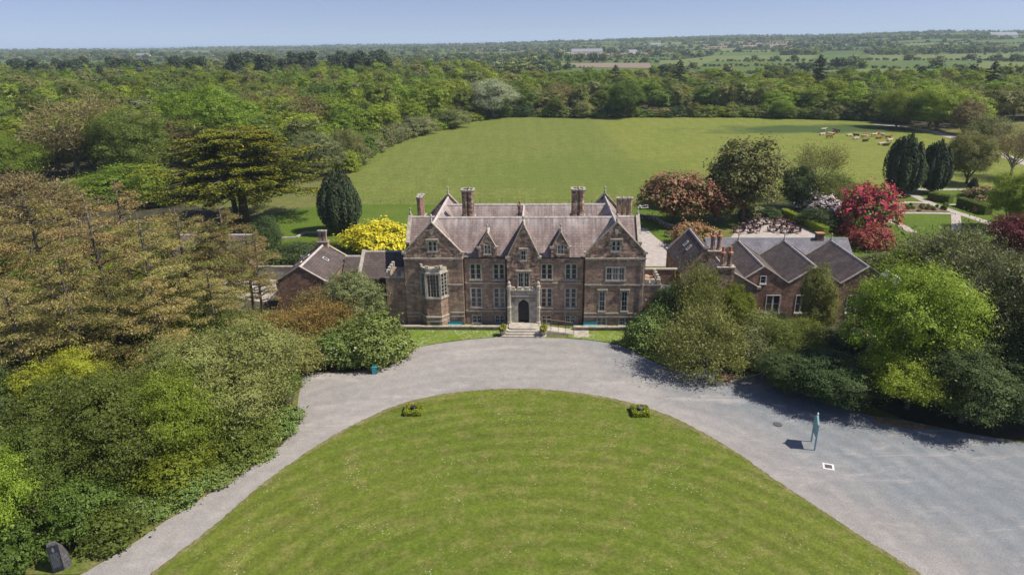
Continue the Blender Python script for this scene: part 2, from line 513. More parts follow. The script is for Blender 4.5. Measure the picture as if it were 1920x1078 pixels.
M['lf_silver'] = LG_('leaf_silver_willow', [(0.09, 0.11, 0.06), (0.15, 0.17, 0.10), (0.22, 0.24, 0.15)], 0.2, 0.01, 0.15)
M['lf_gloss'] = LG_('leaf_glossy_rhododendron', [(0.030, 0.048, 0.011), (0.064, 0.092, 0.019), (0.115, 0.145, 0.034)], 0.12, 0.015, 0.12, 0.45, 0.25)
M['lf_brown'] = LG_('twig_budding_brown', [(0.075, 0.058, 0.026), (0.115, 0.088, 0.038), (0.14, 0.12, 0.042)], 0.15, 0.01, 0.2)
M['lf_pine'] = LG_('needle_browning', [(0.12, 0.105, 0.028), (0.21, 0.155, 0.06), (0.30, 0.205, 0.095), (0.12, 0.12, 0.03)], 0.2, 0.015, 0.2)
M['lf_pine_green'] = LG_('needle_olive_green', [(0.05, 0.06, 0.014), (0.09, 0.095, 0.024), (0.15, 0.125, 0.04)], 0.15, 0.015, 0.25)
M['lf_conifer'] = LG_('needle_dark', [(0.012, 0.020, 0.010), (0.024, 0.036, 0.016), (0.042, 0.055, 0.024)], 0.05, 0.01, 0.25)
M['lf_yew'] = LG_('needle_yew', [(0.010, 0.018, 0.008), (0.022, 0.034, 0.014), (0.048, 0.058, 0.025)], 0.05, 0.005, 0.1)
M['lf_cedar'] = LG_('needle_cedar', [(0.012, 0.022, 0.007), (0.026, 0.038, 0.009), (0.045, 0.055, 0.011)], 0.08, 0.005, 0.05)
M['lf_cedar_tip'] = LG_('needle_cedar_tip', [(0.065, 0.072, 0.006), (0.11, 0.108, 0.007), (0.15, 0.138, 0.009)], 0.2, 0.005, 0.05)
M['lf_orange'] = LG_('leaf_orange_brown', [(0.10, 0.082, 0.020), (0.15, 0.105, 0.028), (0.19, 0.125, 0.036)], 0.22, 0.01, 0.12)
M['lf_pieris'] = LG_('leaf_coral', [(0.11, 0.085, 0.035), (0.20, 0.105, 0.055), (0.25, 0.125, 0.07)], 0.2, 0.01, 0.1)
M['lf_bronze'] = LG_('leaf_bronze', [(0.055, 0.055, 0.018), (0.10, 0.085, 0.028), (0.20, 0.10, 0.048)], 0.2, 0.012, 0.12)
M['lf_euca'] = LG_('leaf_eucalyptus', [(0.042, 0.048, 0.016), (0.080, 0.082, 0.026), (0.125, 0.11, 0.04)], 0.2, 0.01, 0.1)
M['lf_maroon'] = LG_('leaf_maroon', [(0.085, 0.045, 0.025), (0.15, 0.062, 0.04), (0.19, 0.085, 0.052)], 0.2, 0.01, 0.1)
M['lf_copper'] = LG_('leaf_copper', [(0.030, 0.008, 0.008), (0.065, 0.014, 0.013), (0.11, 0.024, 0.020)], 0.15, 0.005, 0.1)
M['lf_redbush'] = LG_('leaf_red_maple', [(0.09, 0.025, 0.018), (0.16, 0.042, 0.03), (0.21, 0.07, 0.045)], 0.2, 0.01, 0.1)
M['fl_red'] = LG_('flower_crimson', [(0.14, 0.018, 0.024), (0.24, 0.022, 0.04), (0.30, 0.04, 0.07)], 0.2, 0.015, 0.1)
M['fl_pink'] = LG_('flower_pale_pink', [(0.45, 0.26, 0.30), (0.6, 0.38, 0.42)], 0.2, 0.01, 0.1)
M['fl_orange'] = LG_('flower_orange', [(0.6, 0.14, 0.02), (0.75, 0.2, 0.03)], 0.2, 0.01, 0.1)
M['fl_white'] = LG_('flower_white', [(0.6, 0.58, 0.52), (0.75, 0.73, 0.68)], 0.2, 0.01, 0.1)
M['lf_golden'] = LG_('leaf_golden', [(0.20, 0.19, 0.014), (0.34, 0.30, 0.018), (0.42, 0.36, 0.03)], 0.3, 0.008, 0.05)
M['lf_golden_low'] = LG_('leaf_golden_green', [(0.10, 0.12, 0.014), (0.19, 0.20, 0.018), (0.30, 0.27, 0.022)], 0.3, 0.008, 0.05)
M['lf_box'] = LG_('leaf_box_hedge', [(0.09, 0.11, 0.010), (0.15, 0.165, 0.014)], 0.2, 0.005, 0.05)

FIELD_C = (128, 238)
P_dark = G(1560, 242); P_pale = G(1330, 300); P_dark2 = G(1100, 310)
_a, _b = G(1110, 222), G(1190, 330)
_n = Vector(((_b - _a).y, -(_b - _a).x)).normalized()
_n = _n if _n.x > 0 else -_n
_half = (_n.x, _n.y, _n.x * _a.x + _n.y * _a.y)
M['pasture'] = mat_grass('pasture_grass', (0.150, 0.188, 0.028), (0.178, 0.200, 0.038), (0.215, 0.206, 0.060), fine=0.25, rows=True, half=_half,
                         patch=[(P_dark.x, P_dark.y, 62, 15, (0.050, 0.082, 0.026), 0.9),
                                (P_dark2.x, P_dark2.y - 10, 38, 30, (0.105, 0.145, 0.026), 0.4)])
M['lawn'] = mat_grass('mown_lawn', (0.098, 0.138, 0.017), (0.130, 0.158, 0.024), (0.170, 0.168, 0.047), flecks=0.7, rings=(1.4, 24.0, 1.75))
M['daisy'] = mat_grass('daisy_lawn', (0.12, 0.185, 0.02), (0.15, 0.20, 0.028), (0.17, 0.2, 0.04), flecks=1.0)
M['rear_lawn'] = mat_grass('rear_lawn_grass', (0.085, 0.135, 0.016), (0.105, 0.15, 0.022), None, fine=0.6)
M['rough'] = mat_grass('rough_grass', (0.10, 0.13, 0.025), (0.15, 0.155, 0.045), (0.19, 0.16, 0.07), fine=0.5)
M['woodfloor'] = mat_plain('leaf_litter', (0.055, 0.05, 0.028), 0.95, 0.5, 0.4)
FAR = [mat_grass('far_field_green', (0.085, 0.13, 0.03), (0.105, 0.145, 0.038), None, fine=0.05),
       mat_grass('far_field_pale', (0.135, 0.165, 0.05), (0.15, 0.175, 0.06), None, fine=0.05),
       mat_grass('far_field_dark', (0.075, 0.11, 0.03), (0.09, 0.125, 0.035), None, fine=0.05),
       mat_plain('far_field_tilled', (0.22, 0.17, 0.12), 0.95, 0.12, 0.02)]


# ------------------------------------------------------------------ terrain
def sstep(a, b, x):
    t = np.clip((x - a) / (b - a), 0, 1); return t * t * (3 - 2 * t)


def terrain(x, y):
    x = np.asarray(x, float); y = np.asarray(y, float)
    r = np.hypot(x, y); th = np.arctan2(x, np.maximum(y, 1e-6))
    A = 5 + 28 * sstep(-0.15, 0.35, th) + 9 * np.exp(-((th - 0.53) / 0.07) ** 2)
    wob = 6 * np.sin(x / 410.0 + 1.3) * np.cos(y / 530.0) + 4 * np.sin(x / 190.0 + y / 260.0)
    z = sstep(1300, 3800, r) * A + sstep(1200, 2500, r) * wob * 0.7
    z = z * (1 - sstep(5200, 7500, r)) - 26 * sstep(5200, 7500, r)
    return np.where(y < 60, 0.0, z)


rng = np.random.default_rng(7)
seeds = np.column_stack([rng.uniform(-5500, 5500, 1500), rng.uniform(300, 7600, 1500)])
seed_mat = rng.choice([1, 1, 1, 2, 2, 3, 3, 3, 4], size=len(seeds))


def nearest2(P):
    d1 = np.full(len(P), 1e9); d2 = np.full(len(P), 1e9); i1 = np.zeros(len(P), int)
    for a in range(0, len(P), 20000):
        D = np.hypot(P[a:a + 20000, None, 0] - seeds[None, :, 0], (P[a:a + 20000, None, 1] - seeds[None, :, 1]) * 1.5)
        k = np.argpartition(D, 1, axis=1)[:, :2]
        v = np.take_along_axis(D, k, 1); o = np.argsort(v, axis=1)
        k = np.take_along_axis(k, o, 1); v = np.take_along_axis(v, o, 1)
        d1[a:a + 20000] = v[:, 0]; d2[a:a + 20000] = v[:, 1]; i1[a:a + 20000] = k[:, 0]
    return i1, d1, d2


rr = np.concatenate([[0.0], np.linspace(20, 460, 12), np.geomspace(480, 7600, 175)])
aa = np.radians(np.concatenate([np.linspace(-180, -50, 14)[:-1], np.linspace(-50, 50, 261), np.linspace(50, 180, 14)[1:]]))
gx = (rr[:, None] * np.sin(aa)[None, :]); gy = (rr[:, None] * np.cos(aa)[None, :])
gz = terrain(gx, gy)
nA = len(aa)
gv = np.column_stack([gx.ravel(), gy.ravel(), gz.ravel()])
ii, jj = np.meshgrid(np.arange(len(rr) - 1), np.arange(nA - 1), indexing='ij')
gf = np.stack([ii * nA + jj, ii * nA + jj + 1, (ii + 1) * nA + jj + 1, (ii + 1) * nA + jj], -1).reshape(-1, 4)[:, ::-1]
cen = gv[gf].mean(1)


def fast_mesh(name, v, f, mats, mi=None, smooth=False):
    me = bpy.data.meshes.new(name)
    v = np.asarray(v, np.float32); f = np.asarray(f, np.int32)
    nf, k = f.shape
    me.vertices.add(len(v)); me.vertices.foreach_set('co', v.ravel())
    me.loops.add(nf * k); me.loops.foreach_set('vertex_index', f.ravel())
    me.polygons.add(nf); me.polygons.foreach_set('loop_start', np.arange(0, nf * k, k, dtype=np.int32))
    me.polygons.foreach_set('loop_total', np.full(nf, k, np.int32))
    for m in mats: me.materials.append(m)
    if mi is not None: me.polygons.foreach_set('material_index', np.asarray(mi, np.int32))
    if smooth: me.polygons.foreach_set('use_smooth', np.ones(nf, bool))
    me.update(calc_edges=True)
    return me


gmi = np.zeros(len(gf), int)
far_sel = (np.hypot(cen[:, 0], cen[:, 1]) > 480) & (cen[:, 1] > 300)
i1, d1, d2 = nearest2(cen[far_sel][:, :2])
gmi[far_sel] = seed_mat[i1]
tag(link_mesh('ground', fast_mesh('ground', gv, gf, [M['rough']] + FAR, gmi, True)), kind='structure')
# the sea beyond the coast
sea_m = NT('sea_water'); sea_m.b.inputs['Specular IOR Level'].default_value = 0.5
sea_m = sea_m.done((0.015, 0.045, 0.085), 0.35)
sea = MB()
for k in range(48):
    a0, a1 = R(-75 + k * 150 / 48), R(-75 + (k + 1) * 150 / 48)
    sea.face([(5000 * math.sin(a0), 5000 * math.cos(a0), -22), (5000 * math.sin(a1), 5000 * math.cos(a1), -22),
              (42000 * math.sin(a1), 42000 * math.cos(a1), -22), (42000 * math.sin(a0), 42000 * math.cos(a0), -22)][::-1])
tag(sea.build('sea', sea_m), kind='structure')


# ------------------------------------------------------------------ sheets: drive, lawns, pasture, garden
def smooth_line(pts, n=6, closed=False):
    out = []
    N = len(pts)
    for i in range(N if closed else N - 1):
        p0 = pts[(i - 1) % N] if closed or i > 0 else pts[0]
        p1, p2 = pts[i], pts[(i + 1) % N]
        p3 = pts[(i + 2) % N] if closed or i + 2 < N else pts[-1]
        for k in range(n):
            t = k / n
            out.append(tuple(0.5 * ((2 * p1[c]) + (-p0[c] + p2[c]) * t + (2 * p0[c] - 5 * p1[c] + 4 * p2[c] - p3[c]) * t * t
                                    + (-p0[c] + 3 * p1[c] - 3 * p2[c] + p3[c]) * t ** 3) for c in (0, 1)))
    if not closed: out.append(tuple(pts[-1][:2]))
    return out


def sheet(name, pts, z, mat, jitter=0.0, kind='structure', seed=1):
    rnd = random.Random(seed)
    bm = bmesh.new()
    vs = [bm.verts.new((p[0] + rnd.uniform(-jitter, jitter), p[1] + rnd.uniform(-jitter, jitter), z)) for p in pts]
    f = bm.faces.new(vs)
    bmesh.ops.triangulate(bm, faces=[f])
    bmesh.ops.recalc_face_normals(bm, faces=bm.faces)
    for q in bm.faces:
        if q.normal.z < 0: q.normal_flip()
    me = bpy.data.meshes.new(name); bm.to_mesh(me); bm.free()
    o = link_mesh(name, me, None, mat)
    return tag(o, kind=kind)


def GP(*pp): return [tuple(G(*p))[:2] for p in pp]


pasture = smooth_line(GP((640, 383), (655, 330), (690, 292), (760, 262), (830, 241), (915, 222), (1000, 218), (1200, 218), (1400, 220), (1560, 225),
                         (1660, 236), (1790, 253), (1925, 288), (1980, 320), (1920, 348), (1780, 352), (1640, 362), (1420, 378), (1195, 386), (900, 383)), 5, True)
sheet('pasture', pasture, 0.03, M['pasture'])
sheet('rear_lawn', GP((480, 520), (500, 405), (560, 390), (640, 384), (900, 384), (1195, 388), (1420, 381), (1460, 400), (1330, 440), (1230, 520), (760, 560)), 0.04, M['rear_lawn'])

lawn_edge = GP((285, 1078), (400, 990), (500, 905), (600, 835), (680, 790), (760, 757), (840, 740), (920, 732), (1000, 731), (1080, 738),
               (1160, 752), (1240, 776), (1310, 809), (1390, 858), (1455, 904), (1525, 950), (1600, 1000), (1680, 1050), (1725, 1078))
lawn_out = [(-45, 14), (-31, 27)] + lawn_edge + [(34, 24), (47, 10), (0, 2)]
drive_outer = GP((150, 1078), (218, 1038), (314, 975), (388, 927), (462, 881), (535, 828), (556, 783), (560, 739), (576, 700), (640, 700), (720, 690),
                 (765, 668), (785, 650), (850, 640), (910, 634), (945, 631), (1010, 633), (1070, 635), (1130, 641), (1180, 655), (1230, 680), (1290, 696), (1360, 690),
                 (1440, 690), (1500, 715), (1600, 770), (1700, 790), (1830, 815), (1960, 838))
drive = [(-60, 12), (-45, 24)] + smooth_line(drive_outer, 3) + [(62, 40), (75, 10), (0, 0)]
sheet('gravel_drive', drive, 0.02, M['gravel'], 0.05)
sheet('front_lawn', [(-52, 10)] + smooth_line(lawn_out[1:-2], 16) + [(47, 10), (0, -4)], 0.06, M['lawn'], 0.07)
_ve = [Vector(p) for p in smooth_line(lawn_edge, 18)]
_rv = random.Random(9)
_vb = MB(); _prev = None; _w = .4
for _i in range(len(_ve)):
    _d = (_ve[min(_i + 1, len(_ve) - 1)] - _ve[max(0, _i - 1)]).normalized(); _n2 = Vector((_d.y, -_d.x))
    _w = min(.75, max(.12, _w + _rv.uniform(-.12, .12)))
    _cur = (_ve[_i] - _n2 * (.10 + _rv.uniform(0, .14)), _ve[_i] + _n2 * _w)
    if _prev: _vb.face([(*_prev[0], .066), (*_prev[1], .066), (*_cur[1], .066), (*_cur[0], .066)][::-1])
    _prev = _cur
tag(_vb.build('worn_verge', mat_grass('worn_verge_grass', (0.17, 0.155, 0.06), (0.135, 0.15, 0.036), (0.24, 0.195, 0.11))), kind='structure')
sheet('daisy_lawn', smooth_line(GP((700, 616), (740, 660), (790, 650), (850, 640), (910, 634), (948, 630)), 4) + GP((948, 612)), 0.08, M['daisy'], 0.04)
sheet('daisy_lawn', smooth_line(GP((1066, 635), (1130, 641), (1180, 654), (1230, 680), (1260, 690)), 4) + GP((1290, 640), (1250, 612), (1066, 613)), 0.08, M['daisy'], 0.04)
sheet('grass_verge', smooth_line(GP((150, 1078), (218, 1038), (314, 975), (388, 927), (462, 881), (520, 838)), 4) + GP((480, 840), (300, 950), (180, 1010), (20, 1078)), 0.035, M['rough'], 0.1)
# dark woodland floors
sheet('woodland_floor', GP((-700, 1300), (20, 1078), (180, 1010), (300, 950), (480, 842), (540, 790), (560, 710), (700, 690), (700, 600), (500, 560), (470, 420), (350, 380), (0, 340), (-600, 330)), 0.012, M['woodfloor'])
sheet('woodland_floor', GP((1190, 640), (1300, 690), (1440, 690), (1520, 720), (1700, 788), (1830, 815), (2300, 880), (2400, 560), (1700, 575), (1250, 590)), 0.012, M['woodfloor'])
# earth bank beside the car park
sheet('earth_bank', GP((1640, 782), (1700, 792), (1780, 806), (1700, 804), (1640, 792)), 0.03, mat_plain('dry_earth', (0.26, 0.17, 0.09), 0.95, 0.4, 1.5), 0.1)

# ------------------------------------------------------------------ house frame
HYAW = R(-2.4)
HO = Vector((1.385, 77.134, 0))
HU = Vector((math.cos(HYAW), math.sin(HYAW), 0)); HV = Vector((-math.sin(HYAW), math.cos(HYAW), 0))


def H(u, v, z=0.0): return HO + HU * u + HV * v + Vector((0, 0, z))


def slope(mb, pts, along, up):
    """roof face with uv in metres: along = unit vector of the eave, up = unit vector up the slope"""
    a, b = Vector(along), Vector(up)
    o = Vector(pts[0])
    mb.face(pts, [((Vector(p) - o).dot(a), (Vector(p) - o).dot(b)) for p in pts])


def gable_roof(parent, u0, u1, v0, v1, ze, zr, mat, axis='v', over=0.12, ridge_mat=None, uc=None, name='roof', th=0.12):
    """pitched roof with two slopes; axis = direction of the ridge"""
    mb = MB()
    if axis == 'v':
        c = (u0 + u1) / 2 if uc is None else uc
        for (e, sg) in ((u0, -1), (u1, 1)):
            run = abs(c - e); L_ = math.hypot(run, zr - ze)
            k = over / L_
            ee = e + sg * run * k; zz = ze - (zr - ze) * k
            up = Vector((-sg * run, 0, zr - ze)).normalized()
            P = [(ee, v0, zz), (ee, v1, zz), (c, v1, zr), (c, v0, zr)]
            if sg < 0: P = [P[1], P[0], P[3], P[2]]
            slope(mb, P, (0, 1, 0), up)
            Q = [(p[0], p[1], p[2] - th) for p in reversed(P)]
            mb.face(Q)
            for a_, b_ in ((0, 1), (1, 2), (3, 0)):
                mb.face([P[b_], P[a_], (P[a_][0], P[a_][1], P[a_][2] - th), (P[b_][0], P[b_][1], P[b_][2] - th)])
        rf = mb.build(name, mat, parent)
        rb = MB(); rb.hexa([(c - .16, v0, zr - .08), (c + .16, v0, zr - .08), (c + .16, v1, zr - .08), (c - .16, v1, zr - .08),
                            (c - .05, v0, zr + .10), (c + .05, v0, zr + .10), (c + .05, v1, zr + .10), (c - .05, v1, zr + .10)])
    else:
        c = (v0 + v1) / 2 if uc is None else uc
        for (e, sg) in ((v0, -1), (v1, 1)):
            run = abs(c - e); L_ = math.hypot(run, zr - ze)
            k = over / L_
            ee = e + sg * run * k; zz = ze - (zr - ze) * k
            up = Vector((0, -sg * run, zr - ze)).normalized()
            P = [(u0, ee, zz), (u1, ee, zz), (u1, c, zr), (u0, c, zr)]
            if sg > 0: P = [P[1], P[0], P[3], P[2]]
            slope(mb, P, (1, 0, 0), up)
            Q = [(p[0], p[1], p[2] - th) for p in reversed(P)]
            mb.face(Q)
            for a_, b_ in ((0, 1), (1, 2), (3, 0)):
                mb.face([P[b_], P[a_], (P[a_][0], P[a_][1], P[a_][2] - th), (P[b_][0], P[b_][1], P[b_][2] - th)])
        rf = mb.build(name, mat, parent)
        rb = MB(); rb.hexa([(u0, c - .16, zr - .08), (u1, c - .16, zr - .08), (u1, c + .16, zr - .08), (u0, c + .16, zr - .08),
                            (u0, c - .05, zr + .10), (u1, c - .05, zr + .10), (u1, c + .05, zr + .10), (u0, c + .05, zr + .10)])
    rb.build('ridge', ridge_mat or M['ridge'], rf)
    return rf


def wall_panel(name, poly, holes, v, mat, parent, depth=0.32, place=None):
    """front-facing wall in the plane v with real openings: poly (u,z), holes (u0,u1,z0,z1)"""
    pl = place or (lambda s, z, d: (s, v + d, z))
    bm = bmesh.new()
    bm.faces.new([bm.verts.new((p[0], 0, p[1])) for p in poly])
    for h in holes:
        for co, no in (((h[0], 0, 0), (1, 0, 0)), ((h[1], 0, 0), (1, 0, 0)), ((0, 0, h[2]), (0, 0, 1)), ((0, 0, h[3]), (0, 0, 1))):
            bmesh.ops.bisect_plane(bm, geom=bm.verts[:] + bm.edges[:] + bm.faces[:], plane_co=co, plane_no=no)
    dele = []
    for f in bm.faces:
        c = f.calc_center_median()
        if any(h[0] < c.x < h[1] and h[2] < c.z < h[3] for h in holes): dele.append(f)
    if dele: bmesh.ops.delete(bm, geom=dele, context='FACES')
    bnd = [(e.verts[0].co.copy(), e.verts[1].co.copy()) for e in bm.edges if len(e.link_faces) == 1]
    mb = MB()
    for f in bm.faces:
        vs = [pl(x.co.x, x.co.z, 0) for x in f.verts]
        mb.face(vs)
    bm.free()
    for a, b in bnd:
        mb.face([pl(a.x, a.z, 0), pl(b.x, b.z, 0), pl(b.x, b.z, depth), pl(a.x, a.z, depth)])
    me = mb.mesh(name)
    b2 = bmesh.new(); b2.from_mesh(me)
    bmesh.ops.remove_doubles(b2, verts=b2.verts, dist=0.0005)
    bmesh.ops.recalc_face_normals(b2, faces=b2.faces)
    b2.to_mesh(me); b2.free()
    return link_mesh(name, me, parent, mat)


def window(parent, u0, u1, z0, z1, v, lights=2, bars=(1, 4), hood=True, place=None, surround=0.13, arched=False, frame_mat=None, name='window'):
    """stone surround, mullions, one pane for each light, white glazing bars; returns the opening for wall_panel"""
    pl = place or (lambda s, z, d: (s, v + d, z))

    def bx(mb, a, b, c, d, d0, d1):
        mb.hexa([pl(a, c, d0), pl(b, c, d0), pl(b, c, d1), pl(a, c, d1), pl(a, d, d0), pl(b, d, d0), pl(b, d, d1), pl(a, d, d1)])
    fm = MB()
    s = surround
    bx(fm, u0 - s, u0, z0 - 0.0, z1, -0.045, 0.10); bx(fm, u1, u1 + s, z0, z1, -0.045, 0.10)
    bx(fm, u0 - s, u1 + s, z1, z1 + s, -0.048, 0.10)
    bx(fm, u0 - s - .06, u1 + s + .06, z0 - .16, z0, -0.12, 0.12)
    mw = 0.13
    lw = (u1 - u0 - mw * (lights - 1)) / lights
    for k in range(1, lights):
        a = u0 + k * lw + (k - 1) * mw
        bx(fm, a, a + mw, z0, z1, 0.01, 0.14)
    if arched:
        for k in range(lights):
            a = u0 + k * (lw + mw)
            h = lw * 0.45
            for sg in (0, 1):
                x0 = a if sg == 0 else a + lw
                d = 1 if sg == 0 else -1
                tri = [(x0, z1 - h), (x0 + d * lw * 0.18, z1 - h * 0.35), (x0 + d * lw * 0.5, z1), (x0, z1)]
                fm.prism(tri, lambda p: pl(p[0], p[1], 0.02), lambda p: pl(p[0], p[1], 0.13))
    wd = fm.build(name, frame_mat or M['stone'], parent)
    for k in range(lights):
        a = u0 + k * (lw + mw)
        g = MB(); g.face([pl(a, z0, 0.16), pl(a + lw, z0, 0.16), pl(a + lw, z1, 0.16), pl(a, z1, 0.16)])
        g.build('pane', M['glass'], wd)
    b = MB()
    for k in range(lights):
        a = u0 + k * (lw + mw)
        t = 0.045
        bx(b, a, a + t, z0, z1, 0.115, 0.155); bx(b, a + lw - t, a + lw, z0, z1, 0.115, 0.155)
        bx(b, a + t, a + lw - t, z0, z0 + .07, 0.113, 0.153); bx(b, a + t, a + lw - t, z1 - t, z1, 0.113, 0.153)
        for q in range(1, bars[0] + 1):
            x = a + lw * q / (bars[0] + 1); bx(b, x - .014, x + .014, z0 + .07, z1 - t, 0.125, 0.15)
        for q in range(1, bars[1]):
            z = z0 + (z1 - z0) * q / bars[1]
            tt = 0.03 if q * 2 == bars[1] else 0.014
            bx(b, a + t, a + lw - t, z - tt, z + tt, 0.127, 0.149)
    b.build('glazing_bars', M['white'], wd)
    if hood:
        hm = MB()
        hh = z1 + s + .10
        bx(hm, u0 - s - .16, u1 + s + .16, hh, hh + .14, -0.20, 0.05)
        bx(hm, u0 - s - .16, u0 - s - .02, hh - .38, hh, -0.17, 0.05)
        bx(hm, u1 + s + .02, u1 + s + .16, hh - .38, hh, -0.17, 0.05)
        hm.build('hood_mould', M['stone'], wd)
    return (u0, u1, z0, z1)


def coping(mb, p, q, w_=0.34, h_=0.22):
    mb.beam(p, q, w_, h_)


def gable_coping(parent, ua, ub, uc, ze, zr, v, thick=0.42, knee=True, finial=True, place=None, ct=0.11):
    pl = place or (lambda s, z, d: (s, v + d, z))
    mb = MB()
    for (e, sg) in ((ua, -1), (ub, 1)):
        d = Vector((uc - e, 0, zr - ze)).normalized()
        n = Vector((-d.z, 0, d.x)) * (1 if sg < 0 else -1)
        a = Vector((e, 0, ze)) - n * 0.02; b = Vector((uc, 0, zr)) - n * .02
        pts = [(a.x, a.z), (uc, zr), (uc, zr + ct / max(.3, n.z)), (a.x + n.x * ct, a.z + n.z * ct)]
        mb.prism(pts, lambda p: pl(p[0], p[1], -0.10), lambda p: pl(p[0], p[1], thick - .10))
        if knee:
            k0, k1 = (e - .2, e + .3) if sg < 0 else (e - .3, e + .2)
            mb.prism([(k0, ze - .10), (k1, ze - .10), (k1, ze + .18), (k0, ze + .18)], lambda p: pl(p[0], p[1], -0.13), lambda p: pl(p[0], p[1], thick - .07))
    cp = mb.build('gable_coping', M['stone'], parent)
    if finial:
        f = MB(); c = pl(uc, 0, thick / 2 - .1)
        f.lathe([(.15, zr + .15), (.12, zr + .42), (.07, zr + .48), (.07, zr + .75), (.14, zr + .82), (.12, zr + .95), (.03, zr + 1.02)], c[0], c[1], 8)
        f.build('finial', M['stone'], cp)
    return cp


def chimney(parent, u, v, z0, zb, zt, nu, nv, rad=0.32, gap=0.72, mat=None, n=8, pots=False, cap=True, plinth=None):
    """square base with a plinth and a cluster of shafts"""
    mat = mat or M['brick']
    b = MB()
    hu, hv = nu * gap / 2 + .08, nv * gap / 2 + .08
    b.box(u - hu, u + hu, v - hv, v + hv, z0, zb)
    ch = b.build('chimney', mat, parent)
    pc = MB(); pc.box(u - hu - .08, u + hu + .08, v - hv - .08, v + hv + .08, zb, zb + .16); pc.build('plinth', M['stone'], ch)
    for i in range(nu):
        for j in range(nv):
            x = u + (i - (nu - 1) / 2) * gap; y = v + (j - (nv - 1) / 2) * gap
            s = MB()
            s.lathe([(rad * 1.15, zb + .16), (rad * 1.15, zb + .35), (rad, zb + .45), (rad * .98, zt - .55), (rad * 1.12, zt - .5), (rad * 1.12, zt - .25)], x, y, n, math.pi / n)
            s.build('shaft', mat, ch)
            if cap:
                c = MB(); c.lathe([(rad * 1.18, zt - .25), (rad * 1.42, zt - .10), (rad * 1.42, zt), (rad * .7, zt), (rad * .65, zt - .1)], x, y, n, math.pi / n)
                c.build('cap', M['stone'], ch)
            if pots:
                p = MB(); p.lathe([(rad * .62, zt), (rad * .5, zt + .38), (rad * .62, zt + .46), (rad * .35, zt + .46)], x, y, 10)
                p.build('chimney_pot', M['clay'], ch)
    return ch


# ------------------------------------------------------------------ the country house
house = empty('country_house', HO, HYAW)
tag(house, 'large brown brick and stone country house with steep gables and tall chimney stacks', 'house')
ZE = 8.65
for sgn in (-1, 1):
    a, b = (-14.25, -7.25) if sgn < 0 else (7.35, 14.4)
    c = (a + b) / 2
    holes = [window(house, c - .46, c + .46, 9.6, 10.75, 0, 2, (0, 2))]
    if sgn < 0:
        poly = [(a, 0), (b, 0), (b, ZE), (a, ZE)]
        low_holes = [(-12.2, -9.4, .3, 7.6)]
    else:
        low_holes = [window(house, 9.88, 11.98, 6.0, 7.55, 0, 3, (1, 2), False),
                     window(house, 9.15, 9.78, 2.05, 4.5, 0, 1, (1, 4)), window(house, 11.82, 12.45, 2.05, 4.5, 0, 1, (1, 4)),
                     window(house, 8.98, 10.0, .22, 1.05, 0, 2, (1, 2), False, surround=.1), window(house, 11.62, 13.0, .22, 1.05, 0, 2, (2, 2), False, surround=.1)]
    wall_panel('wall', [(a, 0), (b, 0), (b, ZE), (a, ZE)], low_holes, 0, M['brick'], house)
    wall_panel('gable_wall', [(a, ZE), (b, ZE), (b, 9.35), (c, 13.0), (a, 9.35)], holes, -0.02, M['rubble'], house, .40)
    sd = MB(); sd.box(a + .02, b - .02, .32, 15.9, 0, ZE); sd.build('wall', M['brick'], house)
    rear = MB(); rear.prism([(a, 0), (b, 0), (b, 9.35), (c, 13.05), (a, 9.35)], lambda p: (p[0], 15.6, p[1]), lambda p: (p[0], 16.0, p[1])); rear.build('wall', M['rubble'], house)
    gable_coping(house, a, b, c, 9.35, 13.05, 0)
    gable_coping(house, a, b, c, 9.35, 13.1, 15.6)
    gable_roof(house, a, b, .28, 15.7, ZE + .05, 12.72, M['slate'], 'v')
    # string courses and corbel table
    st = MB(); st.box(a - .06, b + .06, -.14, .05, ZE - .06, ZE + .14); st.build('string_course', M['stone'], house)
    for q in range(12):
        x = a + .35 + q * (b - a - .7) / 11
        d = MB(); d.box(x - .09, x + .09, -.10, .02, ZE - .26, ZE - .07); d.build('corbel', M['rubble'], house)
    for z, hgt in ((5.32, .16), (1.72, .16), (1.25, .14)):
        if sgn < 0:
            for (x0, x1) in ((a - .04, -12.65), (-9.0, b + .04)):
                s2 = MB(); s2.box(x0, x1, -.10, .04, z, z + hgt); s2.build('string_course', M['stone'], house)
        else:
            s2 = MB(); s2.box(a - .04, b + .04, -.10, .04, z if z != 1.72 else 1.68, (z if z != 1.72 else 1.68) + hgt); s2.build('string_course', M['stone'], house)
    # shield on the gable
    sh = MB(); sh.prism([(c - .22, 11.9), (c, 11.55), (c + .22, 11.9), (c + .22, 12.25), (c - .22, 12.25)], lambda p: (p[0], -.10, p[1]), lambda p: (p[0], .0, p[1])); sh.build('shield', M['stone'], house)

# two-storey oriel bay on the left wing
bay = MB()
B0, B1, BF = -12.35, -9.15, -1.0


def bay_outline(off=0.0): return [(B0 - off, 0.05), (B0 + .75 - off * .4, BF - off), (B1 - .75 + off * .4, BF - off), (B1 + off, 0.05)]


def bay_band(mb, z0, z1, off):
    o = bay_outline(off)
    mb.prism(o, lambda p: (p[0], p[1], z0), lambda p: (p[0], p[1], z1))


